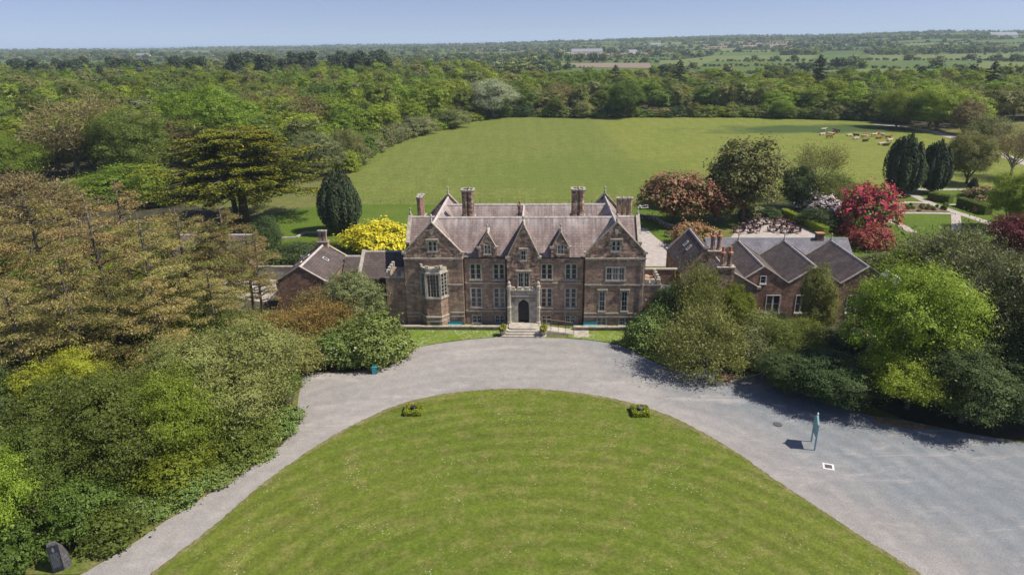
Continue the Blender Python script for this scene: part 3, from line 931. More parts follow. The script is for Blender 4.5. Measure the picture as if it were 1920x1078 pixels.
low = MB(); bay_band(low, 0, 1.55, .12); bay_band(low, 1.7, 3.9, 0.0)
bay_o = low.build('bay_window', M['brick'], house)
for (z0, z1, of) in ((1.55, 1.7, .22), (3.9, 4.15, .16), (7.05, 7.25, .16), (7.25, 7.75, .02), (1.02, 1.16, .18)):
    bs = MB(); bay_band(bs, z0, z1, of); bs.build('stone_band', M['stone'], bay_o)
for p, q in zip(bay_outline(.04)[:-1], bay_outline(.04)[1:]):
    p, q = Vector(p), Vector(q)
    n_ = max(2, int((q - p).length / .55))
    for k in range(n_):
        if k % 2 == 0:
            bs = MB(); bs.beam((*(p + (q - p) * (k / n_)), 7.92), (*(p + (q - p) * ((k + .75) / n_)), 7.92), .26, .34); bs.build('merlon', M['stone'], bay_o)
for p in bay_outline(0.0):
    bs = MB(); bs.box(p[0] - .13, p[0] + .13, p[1] - .13, p[1] + .13, 4.15, 7.05); bs.build('corner_shaft', M['stone'], bay_o)
core = MB(); core.prism([(B0 + .3, .1), (B0 + .95, BF + .35), (B1 - .95, BF + .35), (B1 - .3, .1)], lambda p: (p[0], p[1], 4.15), lambda p: (p[0], p[1], 7.05)); core.build('interior', M['door'], bay_o)
for p, q, nl in ((0, 1, 1), (1, 2, 2), (2, 3, 1)):
    P, Q = Vector(bay_outline()[p]), Vector(bay_outline()[q])
    d = (Q - P); L_ = d.length; d.normalize(); nn = Vector((d.y, -d.x))

    def plc(s, z, dd, P=P, d=d, nn=nn): x = P + d * s - nn * dd; return (x.x, x.y, z)
    for k in range(nl):
        w0 = .16 + k * (L_ - .32) / nl; w1 = .16 + (k + 1) * (L_ - .32) / nl
        g = MB(); g.face([plc(w0, 4.15, .06), plc(w1, 4.15, .06), plc(w1, 7.05, .06), plc(w0, 7.05, .06)]); g.build('pane', M['glass'], bay_o)
        br = MB()
        for x in [w0, (w0 + w1) / 2, w1]:
            br.hexa([plc(x - .05, 4.15, -.02), plc(x + .05, 4.15, -.02), plc(x + .05, 4.15, .05), plc(x - .05, 4.15, .05), plc(x - .05, 7.05, -.02), plc(x + .05, 7.05, -.02), plc(x + .05, 7.05, .05), plc(x - .05, 7.05, .05)])
        for q_ in range(0, 7):
            z = 4.2 + q_ * .46
            br.hexa([plc(w0, z - .018, .01), plc(w1, z - .018, .01), plc(w1, z - .018, .055), plc(w0, z - .018, .055), plc(w0, z + .018, .01), plc(w1, z + .018, .01), plc(w1, z + .018, .055), plc(w0, z + .018, .055)])
        br.build('mullion', M['stone'], bay_o)
wb = MB(); wb.box(-11.3, -10.2, -1.14, -1.08, .3, .95); wb.build('pane', M['glass'], bay_o)

# centre range
up_w = [(-6.42, -5.18), (-3.6, -2.35), (2.17, 3.42), (5.05, 6.35)]
ch = []
for (x0, x1) in up_w:
    ch.append(window(house, x0, x1, 5.85, 7.75, .7, 2, (0, 3), False, arched=True))
    ch.append(window(house, x0, x1, 2.25, 4.65, .7, 2, (0, 4), False))
    ch.append(window(house, x0 + .1, x1 - .1, .12, 1.1, .7, 2, (1, 2), False, surround=.1))
wall_panel('wall', [(-7.25, 0), (7.35, 0), (7.35, ZE), (-7.25, ZE)], ch, .7, M['brick'], house)
cb = MB(); cb.box(-7.2, 7.3, 1.03, 15.5, 0, 8.4); cb.build('wall', M['brick'], house)
for (x0, x1) in ((-7.2, -1.98), (1.98, 7.3)):
    for z in (5.3, 1.68):
        s2 = MB(); s2.box(x0, x1, .60, .75, z, z + .15); s2.build('string_course', M['stone'], house)
    gt = MB(); gt.box(x0, x1, .48, .66, ZE - .10, ZE + .02); gt.build('gutter', M['iron'], house)
gable_roof(house, -10.7, 10.8, .75, 8.15, ZE, 12.6, M['slate'], 'u', .2)
gable_roof(house, -10.7, 10.8, 8.3, 15.8, ZE, 12.45, M['slate'], 'u', .02)
# middle spine roof behind
gable_roof(house, -2.8, 2.4, 5.0, 12.2, 9.6, 12.3, M['slate'], 'v', .05)
# dormer gables
for dc in (-4.28, 4.4):
    h = window(house, dc - .33, dc + .33, 9.1, 10.15, .55, 2, (0, 2), False, surround=.12)
    wall_panel('dormer', [(dc - 1.08, ZE - .6), (dc + 1.08, ZE - .6), (dc + 1.08, 9.85), (dc, 11.75), (dc - 1.08, 9.85)], [h], .55, M['rubble'], house, .3)
    gable_coping(house, dc - 1.08, dc + 1.08, dc, 9.85, 11.75, .55, .34, ct=.07)
    gable_roof(house, dc - 1.0, dc + 1.0, .8, 3.8, 9.55, 11.5, M['slate'], 'v', .05)
    ck = MB(); ck.box(dc - .98, dc + .98, .86, 2.4, ZE, 9.55); ck.build('dormer_cheek', M['rubble'], house)
# central gable with the porch
h1 = window(house, -.28, .28, 8.45, 9.6, .1, 1, (1, 2))
h2 = window(house, -.62, .66, 5.05, 6.85, .1, 2, (1, 3))
wall_panel('wall', [(-1.95, 0), (1.95, 0), (1.95, 8.75), (0, 12.75), (-1.95, 8.75)], [h1, h2, (-.75, .75, .5, 3.8)], .1, M['rubble'], house, .3)
cg = MB(); cg.box(-1.93, 1.93, .41, 1.2, 0, 8.7); cg.build('wall', M['rubble'], house)
gable_coping(house, -1.95, 1.95, 0, 8.75, 12.8, .1, .4)
gable_roof(house, -1.95, 1.95, .35, 4.3, 8.6, 12.3, M['slate'], 'v', .05)
# porch: stone front with a four-centred arch
arch = [(-.66, .64), (-.66, 2.75), (-.58, 3.2), (-.36, 3.45), (0, 3.66), (.36, 3.45), (.58, 3.2), (.66, 2.75), (.66, .64)]
pf = MB()
outer = [(-1.62, .64), (-1.62, 4.75), (1.62, 4.75), (1.62, .64)]
# left and right jambs and the spandrel as quads round the arch
L_pts = [(-1.62, .64), (-1.62, 2.75), (-1.62, 3.2), (-1.62, 4.75), (0, 4.75)]
ring_o = [(-1.62, .64), (-1.62, 2.75), (-1.62, 3.6), (-1.0, 4.75), (0, 4.75), (1.0, 4.75), (1.62, 3.6), (1.62, 2.75), (1.62, .64)]
for k in range(8):
    q = [ring_o[k], ring_o[k + 1], arch[k + 1], arch[k]]
    pf.face([(p[0], -.35, p[1]) for p in q])
    pf.face([(arch[k][0], -.35, arch[k][1]), (arch[k + 1][0], -.35, arch[k + 1][1]), (arch[k + 1][0], .1, arch[k + 1][1]), (arch[k][0], .1, arch[k][1])])
for sg in (-1, 1):
    pf.face([(sg * 1.62, -.35, 3.6), (sg * 1.62, -.35, 4.75), (sg * 1.0, -.35, 4.75)])
    pf.face([(sg * 1.62, -.35, .64), (sg * 1.62, .1, .64), (sg * 1.62, .1, 4.75), (sg * 1.62, -.35, 4.75)])
pf.face([(-1.62, -.35, 4.75), (1.62, -.35, 4.75), (1.62, .1, 4.75), (-1.62, .1, 4.75)])
porch = pf.build('porch', M['stone'], house)
pc = MB()
pc.box(-1.7, 1.7, -.48, -.36, 4.02, 4.16); pc.box(-1.74, 1.74, -.50, .0, 4.76, 4.92)
for x in (-1.25, -.45, .45, 1.25): pc.box(x - .24, x + .24, -.42, -.1, 4.92, 5.2)
pc.box(-.86, .86, -.42, -.36, 3.74, 3.84)
pc.build('cornice', M['stone'], porch)
for sg in (-1, 1):
    t = MB()
    t.lathe([(.34, 0), (.34, .75), (.27, .85), (.27, 2.4), (.33, 2.48), (.33, 2.72), (.25, 2.8), (.25, 4.9), (.33, 5.0), (.33, 5.35), (.2, 5.5), (.24, 5.75), (.06, 6.0)], sg * 1.75, -.32, 8, math.pi / 8)
    t.build('buttress_turret', M['stone'], porch)
for sg in (-1, 1):
    for k in range(3):
        n_ = MB(); n_.box(sg * 1.15 - .17 + k * .15 - .045, sg * 1.15 - .17 + k * .15 + .045, -.40, -.352, 3.35, 3.95); n_.build('tracery', M['rubble'], porch)
dr = MB(); dr.prism([(p[0] * .98, p[1]) for p in arch], lambda p: (p[0], -.02, p[1]), lambda p: (p[0], .06, p[1]))
door = dr.build('front_door', M['door'], house)
for k in range(-3, 4):
    d_ = MB(); d_.box(k * .18 - .01, k * .18 + .01, -.045, -.022, .7, 3.3 - abs(k) * .12); d_.build('door_rib', M['iron'], door)
kn = MB(); kn.lathe([(.02, 1.7), (.05, 1.72), (.05, 1.78), (.02, 1.8)], .35, -.06, 8); kn.build('door_handle', M['iron'], door)
# side wings' cross gables
for sgn in (-1, 1):
    x0, x1 = (-14.95, -10.7) if sgn < 0 else (10.85, 14.6)
    xe = x0 if sgn < 0 else x1
    gable_roof(house, x0 + (.1 if sgn < 0 else 0), x1 - (0 if sgn < 0 else .1), 5.2, 11.2, 8.9, 11.75, M['slate'], 'u', .05)
    e0, e1 = sorted((xe, xe - sgn * .45))
    g = MB(); g.prism([(5.2, 0), (11.2, 0), (11.2, 9.1), (8.2, 11.95), (5.2, 9.1)], lambda p: (e0, p[0], p[1]), lambda p: (e1, p[0], p[1])); g.build('gable_wall', M['redbrick'], house)
    pl = (lambda s, z, d, e0=e0: (e0 + .09 + d, s, z))
    gable_coping(house, 5.2, 11.2, 8.2, 9.1, 11.95, 0, .48, place=pl)
# stacks
chimney(house, -7.2, 8.2, 8.3, 11.75, 15.35, 2, 2, .385, .76, M['rubble'])
chimney(house, 6.75, 8.2, 8.3, 11.75, 15.4, 2, 2, .40, .82, M['rubble'])
chimney(house, -13.55, 9.6, 9.5, 11.4, 14.25, 1, 3, .34, .8, M['redbrick'])
chimney(house, 12.75, 9.0, 9.5, 11.5, 14.0, 3, 1, .33, .68, M['brick'])
chimney(house, -.62, 8.8, 9, 11.4, 13.2, 1, 1, .26, .6, M['rubble'], pots=True)
# battlemented block on the right corner and on the left
for sgn in (-1, 1):
    u0, u1 = (14.42, 16.4) if sgn > 0 else (-16.7, -14.27)
    zt = 5.25 if sgn > 0 else 6.2
    q = MB(); q.box(u0, u1, .25, 4.4, 0, zt); blk = q.build('corner_block', M['brick'], house)
    q = MB(); q.box(u0 - .06, u1 + .06, .15, .6, zt - .02, zt + .14); q.box(u1 - .3 if sgn > 0 else u0 - .06, u1 + .06 if sgn > 0 else u0 + .3, .62, 4.4, zt - .02, zt + .14)
    q.build('string_course', M['stone'], blk)
    for k in range(3):
        x = u0 + .1 + k * (u1 - u0 - .6) / 2
        m_ = MB(); m_.box(x, x + .45, .2, .58, zt + .14, zt + .75); m_.build('merlon', M['stone'], blk)
    for k in range(4):
        y = .9 + k * 1.0
        xx = u1 - .3 if sgn > 0 else u0
        m_ = MB(); m_.box(xx, xx + .32, y, y + .55, zt + .14, zt + .75); m_.build('merlon', M['stone'], blk)
# left service range: slate roof behind the corner block, linking wall
q = MB(); q.box(-21.0, -14.3, 5.2, 11.5, 0, 5.0); q.build('wall', M['brick'], house)
gable_roof(house, -21.2, -14.3, 4.6, 12.0, 4.6, 7.1, M['slate_grey'], 'u', .1)
pl = (lambda s, z, d: (-21.3 + d, s, z))
gable_coping(house, 4.6, 12.0, 8.3, 4.7, 7.2, 0, .45, finial=False, place=pl)
q = MB(); q.prism([(4.8, 0), (11.8, 0), (11.8, 4.6), (8.3, 7.0), (4.8, 4.6)], lambda p: (-21.25, p[0], p[1]), lambda p: (-20.95, p[0], p[1])); q.build('gable_wall', M['brick'], house)
q = MB(); q.box(-25.4, -21.3, 12.2, 15.6, 0, 3.2); q.build('wall', M['brick'], house)
gable_roof(house, -25.4, -21.3, 11.9, 15.9, 3.1, 4.7, M['slate_grey'], 'u', .1)
# drain pipes
for u in (-7.12, 7.2, -2.12):
    p = MB(); p.tube([(u, .5, 8.5), (u, .5, .3)], .055, 6); p.build('drain_pipe', M['iron'], house)
p = MB(); p.tube([(14.2, -.1, 8.4), (14.2, -.1, .3)], .05, 6); p.build('drain_pipe', M['stone'], house)

# ------------------------------------------------------------------ steps, ramp, terrace walls
steps = empty('entrance_steps', H(0, -2.2), HYAW)
tag(steps, 'pale stone steps with rounded corners leading up to the arched front door', 'steps')
for k in range(4):
    wd, dp, z0, z1 = 2.75 - k * .32, -1.25 + k * .42, k * .16 + .02, (k + 1) * .16
    pts = [(-wd, 1.9), (-wd, dp + .5)] + [(-wd + .5 - .5 * math.cos(t), dp + .5 - .5 * math.sin(t)) for t in (R(30), R(60), R(90))] + \
          [(wd - .5 + .5 * math.sin(t), dp + .5 - .5 * math.cos(t)) for t in (0, R(30), R(60))] + [(wd, dp + .5), (wd, 1.9)]
    m_ = MB(); m_.prism(list(reversed(pts)), lambda p: (p[0], p[1], z1), lambda p: (p[0], p[1], z0)); m_.build('step', M['paving'], steps)
ramp = empty('access_ramp', H(2.4, -1.9), HYAW)
tag(ramp, 'sloping stone ramp with metal handrail right of the front steps', 'ramp')
m_ = MB(); m_.prism([(0, 0), (3.6, 0), (3.6, .12), (0, .62)], lambda p: (p[0], -.75, p[1]), lambda p: (p[0], .75, p[1])); m_.build('ramp_slab', M['paving'], ramp)
m_ = MB(); m_.box(3.62, 5.4, -1.5, .6, 0.02, .10); m_.build('landing_slab', M['stone'], ramp)
for y in (-.7, .72):
    m_ = MB(); m_.tube([(0, y, 1.5), (3.55, y, 1.02)], .035, 6); m_.build('handrail', M['wood'] if y > 0 else M['iron'], ramp)
    for k in range(5):
        x = k * .88; m_ = MB(); m_.tube([(x, y, .02), (x, y, 1.5 - x * .135)], .02, 5); m_.build('baluster', M['iron'], ramp)
for (u0, u1, lab) in ((-15.0, -2.7, 'low terrace wall with pale coping left of the entrance steps'), (6.0, 14.0, 'low terrace wall with pale coping right of the entrance ramp')):
    t = empty('terrace_wall', H((u0 + u1) / 2, -1.2), HYAW); tag(t, lab, 'wall')
    L2 = (u1 - u0) / 2
    m_ = MB(); m_.box(-L2, L2, -.16, .16, 0, .42); m_.build('wall', M['brick'], t)
    nst = int(L2 * 2 / 1.2)
    for k in range(nst):
        x0 = -L2 + k * 2 * L2 / nst
        m_ = MB(); m_.box(x0 + .006, x0 + 2 * L2 / nst - .006, -.25, .25, .42, .55); m_.build('coping_stone', M['stone'], t)

# ------------------------------------------------------------------ lodge on the left
lodge = empty('brick_lodge', H(-28.9, 10), HYAW)
tag(lodge, 'small brown brick outbuilding with slate gable roof left of the house', 'outbuilding')
hs = [(-2.5, -2.2, 2.6, 3.2), (-.6, -.3, 2.6, 3.2), (1.4, 1.7, 2.6, 3.2), (-.15, .15, 4.6, 5.0)]
wall_panel('wall', [(-3.3, 0), (3.3, 0), (3.3, 4.0), (0, 6.0), (-3.3, 4.0)], hs, -5, M['redbrick'], lodge)
for h in hs:
    m_ = MB(); m_.box(h[0], h[1], -4.86, -4.84, h[2], h[3]); m_.build('slit_window', M['white'], lodge)
m_ = MB(); m_.box(-3.28, 3.28, -4.68, 5.9, 0, 3.95); m_.build('wall', M['redbrick'], lodge)
m_ = MB(); m_.prism([(-3.3, 0), (3.3, 0), (3.3, 4.0), (0, 6.0), (-3.3, 4.0)], lambda p: (p[0], 5.6, p[1]), lambda p: (p[0], 6.0, p[1])); m_.build('wall', M['redbrick'], lodge)
gable_roof(lodge, -3.3, 3.3, -4.8, 5.7, 3.95, 5.95, M['slate_grey'], 'v', .15)
gable_coping(lodge, -3.35, 3.35, 0, 3.95, 6.02, -5, .3, finial=False)
gable_coping(lodge, -3.35, 3.35, 0, 4.0, 6.05, 5.6, .42, finial=False)
chimney(lodge, 0, 5.5, 4, 6.3, 8.0, 2, 1, .32, .66, M['brick'], 4)
for (x, y) in ((1.5, 1.2), (-1.5, 2.3), (-1.6, -.6)):
    sg = 1 if x > 0 else -1
    zz = 5.95 - abs(x) * .606 + .03
    d = Vector((sg * .855, 0, -.518)); nrm = Vector((sg * .518, 0, .855))
    c0 = Vector((x, y, zz))
    m_ = MB(); m_.hexa([c0 - d * .45 + Vector((0, -.3, 0)), c0 + d * .45 + Vector((0, -.3, 0)), c0 + d * .45 + Vector((0, .3, 0)), c0 - d * .45 + Vector((0, .3, 0))] +
                      [q_ + nrm * .10 for q_ in (c0 - d * .45 + Vector((0, -.3, 0)), c0 + d * .45 + Vector((0, -.3, 0)), c0 + d * .45 + Vector((0, .3, 0)), c0 - d * .45 + Vector((0, .3, 0)))])
    s_ = m_.build('skylight', M['white'], lodge)
    e = [c0 - d * .36 + Vector((0, -.22, 0)), c0 + d * .36 + Vector((0, -.22, 0)), c0 + d * .36 + Vector((0, .22, 0)), c0 - d * .36 + Vector((0, .22, 0))]
    m_ = MB(); m_.face([q_ + nrm * .105 for q_ in e]); m_.build('pane', M['glass'], s_)

# ------------------------------------------------------------------ stable ranges on the right
def flue_pair(parent, u, v, z0, zb, zt, n, gap=.62, offs=None):
    b = MB(); hu = n * gap / 2 + .15
    b.box(u - hu, u + hu, v - .5, v + .5, z0, zb); c_ = b.build('chimney', M['rubble'], parent)
    b = MB(); b.box(u - hu - .1, u + hu + .1, v - .6, v + .6, zb, zb + .14); b.build('plinth', M['stone'], c_)
    for k in range(n):
        x = u + (k - (n - 1) / 2) * gap; y = v + (0 if not offs else offs[k][0]); h = 0 if not offs else offs[k][1]
        b = MB(); b.lathe([(.34, zb + .14), (.34, zb + .3), (.27, zb + .4), (.27, zt - .5 + h), (.33, zt - .4 + h), (.33, zt - .15 + h)], x, y, 8); b.build('shaft', M['redbrick'], c_)
        b = MB(); b.lathe([(.37, zt - .15 + h), (.37, zt + h), (.2, zt + .05 + h), (.17, zt + .6 + h), (.21, zt + .68 + h), (.12, zt + .68 + h)], x, y, 8); b.build('chimney_pot', M['clay'], c_)


def roof_light(parent, c0, d, nrm, lu=.4, lv=.3):
    y = Vector((0, lv, 0))
    e = [c0 - d * lu - y, c0 + d * lu - y, c0 + d * lu + y, c0 - d * lu + y]
    m_ = MB(); m_.hexa(e + [q_ + nrm * .1 for q_ in e]); s_ = m_.build('skylight', M['white'], parent)
    y = y * .72; e = [c0 - d * lu * .75 - y, c0 + d * lu * .75 - y, c0 + d * lu * .75 + y, c0 - d * lu * .75 + y]
    m_ = MB(); m_.face([q_ + nrm * .105 for q_ in e]); m_.build('pane', M['glass'], s_)


st1 = empty('stable_block', H(24, 8), HYAW); tag(st1, 'long brick stable block with skylights and two chimney stacks right of the house', 'outbuilding')
m_ = MB(); m_.box(-3.95, 1.8, -1.0, 8.5, 0, 4.9); m_.build('wall', M['brick'], st1)
gable_roof(st1, -4.0, 2.0, -1.4, 8.5, 4.9, 7.9, M['slate_grey'], 'v', .15, uc=-1.1)
m_ = MB(); m_.prism([(-4.0, 0), (2.0, 0), (2.0, 4.9), (-1.1, 7.95), (-4.0, 4.9)], lambda p: (p[0], 8.2, p[1]), lambda p: (p[0], 8.6, p[1])); m_.build('wall', M['brick'], st1)
gable_coping(st1, -4.0, 2.0, -1.1, 4.95, 7.95, 8.3, .42, finial=False)
m_ = MB(); m_.prism([(-4.0, 0), (2.0, 0), (2.0, 4.85), (-1.1, 7.86), (-4.0, 4.85)], lambda p: (p[0], -1.36, p[1]), lambda p: (p[0], -1.02, p[1])); m_.build('wall', M['brick'], st1)
m_ = MB(); m_.box(-3.9, 4.3, -5.9, -.9, 0, 4.4); m_.build('wall', M['brick'], st1)
wall_panel('wall', [(-3.95, 0), (4.5, 0), (4.5, 4.4), (.2, 6.9), (-3.95, 4.4)], [window(st1, 2.2, 3.2, 1.3, 2.7, -6.2, 2, (0, 2), False)], -6.2, M['brick'], st1)
gable_roof(st1, -4.0, 4.6, -6.1, -.8, 4.4, 6.9, M['slate_grey'], 'v', .15, uc=.2)
gable_coping(st1, -4.0, 4.55, .2, 4.4, 6.95, -6.25, .34, finial=False)
flue_pair(st1, .3, -6.0, 4, 7.0, 8.9, 2, .85)
flue_pair(st1, .2, -1.2, 5.5, 7.6, 9.6, 2, .8)
nl = Vector((-.719, 0, .695)); dl = Vector((-.695, 0, -.719))
for (x, y) in ((-2.2, 4.9), (-2.2, 2.9)):
    roof_light(st1, Vector((x, y, 7.9 + (x + 1.1) * 1.034 + .02)), dl, nl, .45, .32)
# yard walls and lean-to between the house and the stable block
yard = empty('yard_wall', H(17.8, 8), HYAW); tag(yard, 'brick yard wall with stone coping between the house and the stable block', 'wall')
m_ = MB(); m_.box(-3.2, 2.1, 0, .4, 0, 4.6); m_.build('wall', M['brick'], yard)
m_ = MB(); m_.box(-3.2, 2.1, -.08, .48, 4.6, 4.78); m_.build('coping', M['stone'], yard)
lean = empty('lean_to', H(18.4, 3.2), HYAW); tag(lean, 'low lean-to with pale slate roof and a skylight beside the battlemented corner', 'outbuilding')
m_ = MB(); m_.box(-1.95, 1.5, -1.6, 1.6, 0, 2.5); m_.build('wall', M['brick'], lean)
m_ = MB(); slope(m_, [(-1.98, -1.8, 2.5), (1.6, -1.8, 2.5), (1.6, 1.7, 3.7), (-1.98, 1.7, 3.7)], (1, 0, 0), (0, .946, .324)); m_.build('roof', M['slate_blue'], lean)
m_ = MB(); m_.hexa([(.2, -1.1, 2.76), (.9, -1.1, 2.76), (.9, -.2, 3.07), (.2, -.2, 3.07), (.2, -1.13, 2.86), (.9, -1.13, 2.86), (.9, -.23, 3.17), (.2, -.23, 3.17)]); m_.build('skylight', M['white'], lean)

st2 = empty('gabled_range', H(35.5, 8), HYAW); tag(st2, 'red brick range of three parallel slate gables with tall white windows', 'outbuilding')
cs, hw = (-6.3, -.1, 6.2), 3.1
holes = []
for gi, c in enumerate(cs):
    if gi != 1:
        holes.append(window(st2, c - 2.0, c - .9, .9, 3.1, -5.4, 1, (1, 2), False, surround=.08, frame_mat=M['white']))
        holes.append(window(st2, c + .7, c + 2.3, .9, 3.1, -5.4, 2, (0, 2), False, surround=.08, frame_mat=M['white']))
    else:
        holes.append(window(st2, c - 1.9, c - .6, .9, 3.1, -5.4, 2, (0, 2), False, surround=.08, frame_mat=M['white']))
        holes.append(window(st2, c + .8, c + 2.1, .9, 3.1, -5.4, 2, (0, 2), False, surround=.08, frame_mat=M['white']))
holes.append(window(st2, cs[0] - .3, cs[0] + .3, 4.7, 5.6, -5.4, 1, (0, 2), False, surround=.08, frame_mat=M['white']))
poly = [(cs[0] - hw, 0), (cs[2] + hw, 0), (cs[2] + hw, 4.7)]
for c in reversed(cs): poly += [(c, 6.75), (c - hw, 4.7)]
wall_panel('wall', poly, holes, -5.4, M['redbrick'], st2)
m_ = MB(); m_.box(cs[0] - hw + .03, cs[2] + hw - .03, -5.08, 6.3, 0, 4.5); m_.build('wall', M['redbrick'], st2)
for c in cs:
    gable_roof(st2, c - hw, c + hw, -5.2, 6.4, 4.65, 6.75, M['slate_grey'], 'v', 0.0)
    gable_coping(st2, c - hw, c + hw, c, 4.7, 6.8, -5.4, .3, knee=False, finial=False)
    gable_coping(st2, c - hw, c + hw, c, 4.7, 6.8, 6.2, .3, knee=False, finial=True)
    m_ = MB(); m_.prism([(c - hw, 4.4), (c + hw, 4.4), (c + hw, 4.65), (c, 6.72), (c - hw, 4.65)], lambda p: (p[0], 6.2, p[1]), lambda p: (p[0], 6.45, p[1])); m_.build('wall', M['redbrick'], st2)
st3 = empty('long_shed', H(36.5, 21), HYAW); tag(st3, 'long low shed with plain blue grey slate roof behind the gabled range', 'outbuilding')
m_ = MB(); m_.box(-10, 10.3, -2.2, 2.2, 0, 3.4); m_.build('wall', M['redbrick'], st3)
gable_roof(st3, -10.2, 10.5, -2.5, 2.5, 3.4, 5.2, M['slate_blue'], 'u', .2, M['lead'])
m_ = MB(); m_.box(5.9, 6.9, -.45, .45, 4.2, 5.9); c_ = m_.build('chimney', M['redbrick'], st3)
m_ = MB(); m_.box(5.8, 7.0, -.55, .55, 5.9, 6.05); m_.build('cap', M['clay'], c_)
m_ = MB(); m_.box(-10, -6.5, -4.2, -2.25, 0, 3.0); m_.build('wall', M['redbrick'], st3)
gh = empty('glasshouse', H(47.6, 7.5), HYAW); tag(gh, 'small white framed glasshouse half hidden by trees right of the stables', 'glasshouse')
m_ = MB(); m_.box(-1.6, 1.6, -2.4, 2.4, 0, 2.6); m_.build('wall', M['white'], gh)
m_ = MB()
for sg in (-1, 1):
    slope(m_, [(sg * 1.8, -2.5, 2.5), (sg * 1.8, 2.5, 2.5), (0, 2.5, 3.9), (0, -2.5, 3.9)][::sg], (0, 1, 0), Vector((-sg * 1.8, 0, 1.4)).normalized())
gr = NT('roof_glass'); gr = gr.done((0.42, 0.46, 0.52), 0.25)
rf = m_.build('roof', gr, gh)
for k in range(6):
    for sg in (-1, 1):
        m_ = MB(); m_.beam((sg * 1.8, -2.5 + k, 2.53), (0, -2.5 + k, 3.93), .06, .05); m_.build('rafter', M['white'], rf)
m_ = MB(); m_.box(-.07, .07, -2.55, 2.55, 3.9, 4.02); m_.build('ridge', M['white'], rf)

# courtyard range glimpsed through the trees on the left
cr = empty('courtyard_range', H(-44, 22), HYAW); tag(cr, 'grey slate roofed courtyard building glimpsed behind the brown pines', 'outbuilding')
m_ = MB(); m_.box(-9, 2, -2.6, 2.6, 0, 3.4); m_.build('wall', M['redbrick'], cr)
gable_roof(cr, -9.2, 2.2, -2.9, 2.9, 3.3, 5.6, M['slate_grey'], 'u', .15)
sheet('yard_paving', [tuple(H(u_, v_))[:2] for (u_, v_) in ((-50, 18), (-33, 18), (-32.4, 9), (-36, 8), (-43, 11), (-50, 13))], 0.03, M['path'], 0.0)
yw = empty('yard_wall', H(-37, 17.5), HYAW); tag(yw, 'pale stone yard wall running left from the brick lodge', 'wall')
m_ = MB(); m_.box(-6, 4.6, -.2, .2, 0, 1.9); m_.build('wall', M['stone'], yw)
m_ = MB(); m_.box(-6, 4.6, -.28, .28, 1.9, 2.02); m_.build('coping', M['stone'], yw)
# ------------------------------------------------------------------ foliage generators
def unit(a): return a / np.maximum(np.linalg.norm(a, axis=-1, keepdims=True), 1e-9)


def leaf_quads(c, n, L, W, rg, tangent=None):
    t = rg.normal(size=c.shape) if tangent is None else tangent
    t = unit(t - n * np.sum(t * n, -1, keepdims=True))
    b = np.cross(n, t)
    L = np.asarray(L).reshape(-1, 1); W = np.asarray(W).reshape(-1, 1)
    v = np.stack([c + t * L / 2, c + b * W / 2 + t * L * 0.08, c - t * L / 2, c - b * W / 2 + t * L * 0.08], 1).reshape(-1, 3)
    f = np.arange(len(c) * 4).reshape(-1, 4)
    return v, f


def fib_dirs(n, rg):
    i = np.arange(n) + 0.5
    z = 1 - 2 * i / n
    a = math.pi * (1 + 5 ** 0.5) * i + rg.uniform(0, 6)
    r = np.sqrt(np.maximum(0, 1 - z * z))
    d = np.column_stack([r * np.cos(a), r * np.sin(a), z])
    return unit(d + rg.normal(scale=0.22, size=d.shape))


PROTO = {}


def store(key, trunk, crown_parts, h, r, crown_mats):
    """crown_parts: list of (v, f, material slot)"""
    vs, fs, ms, off = [], [], [], 0
    for v, f, m in crown_parts:
        vs.append(v); fs.append(f + off); ms.append(np.full(len(f), m)); off += len(v)
    me = fast_mesh(key + '_crown', np.concatenate(vs), np.concatenate(fs), crown_mats, np.concatenate(ms))
    PROTO[key] = dict(trunk=trunk, crown=me, h=h, r=r)


def limbs(h0, r0, targets, rg, trunk_r, lean=(0, 0), mat=None, n=6, name='trunk', top=None):
    mb = MB()
    tp = top if top is not None else h0 * 1.5
    pts = [(0, 0, -0.3), (lean[0] * .2 + rg.normal(0, .05), lean[1] * .2, h0 * .5), (lean[0] * .6, lean[1] * .6, h0), (lean[0], lean[1], tp)]
    mb.tube(pts, [trunk_r * 1.35, trunk_r, trunk_r * .8, trunk_r * .35], 8)
    for t in targets:
        a = Vector((lean[0] * .6, lean[1] * .6, h0 * rg.uniform(.75, 1.15)))
        t = Vector(t)
        m = a.lerp(t, .5) + Vector((0, 0, -0.06 * (t - a).length)) + Vector(tuple(rg.normal(0, .15, 3)))
        q = trunk_r * rg.uniform(.35, .5)
        mb.tube([a, m, t], [q, q * .6, q * .2], 5, False)
        for _ in range(2):
            e = t + Vector(tuple(rg.normal(0, .28 * r0, 3)))
            mb.tube([m.lerp(t, .4), e], [q * .35, q * .1], 4, False)
    me = mb.mesh(name, True)
    me.materials.append(mat or M['bark'])
    return me


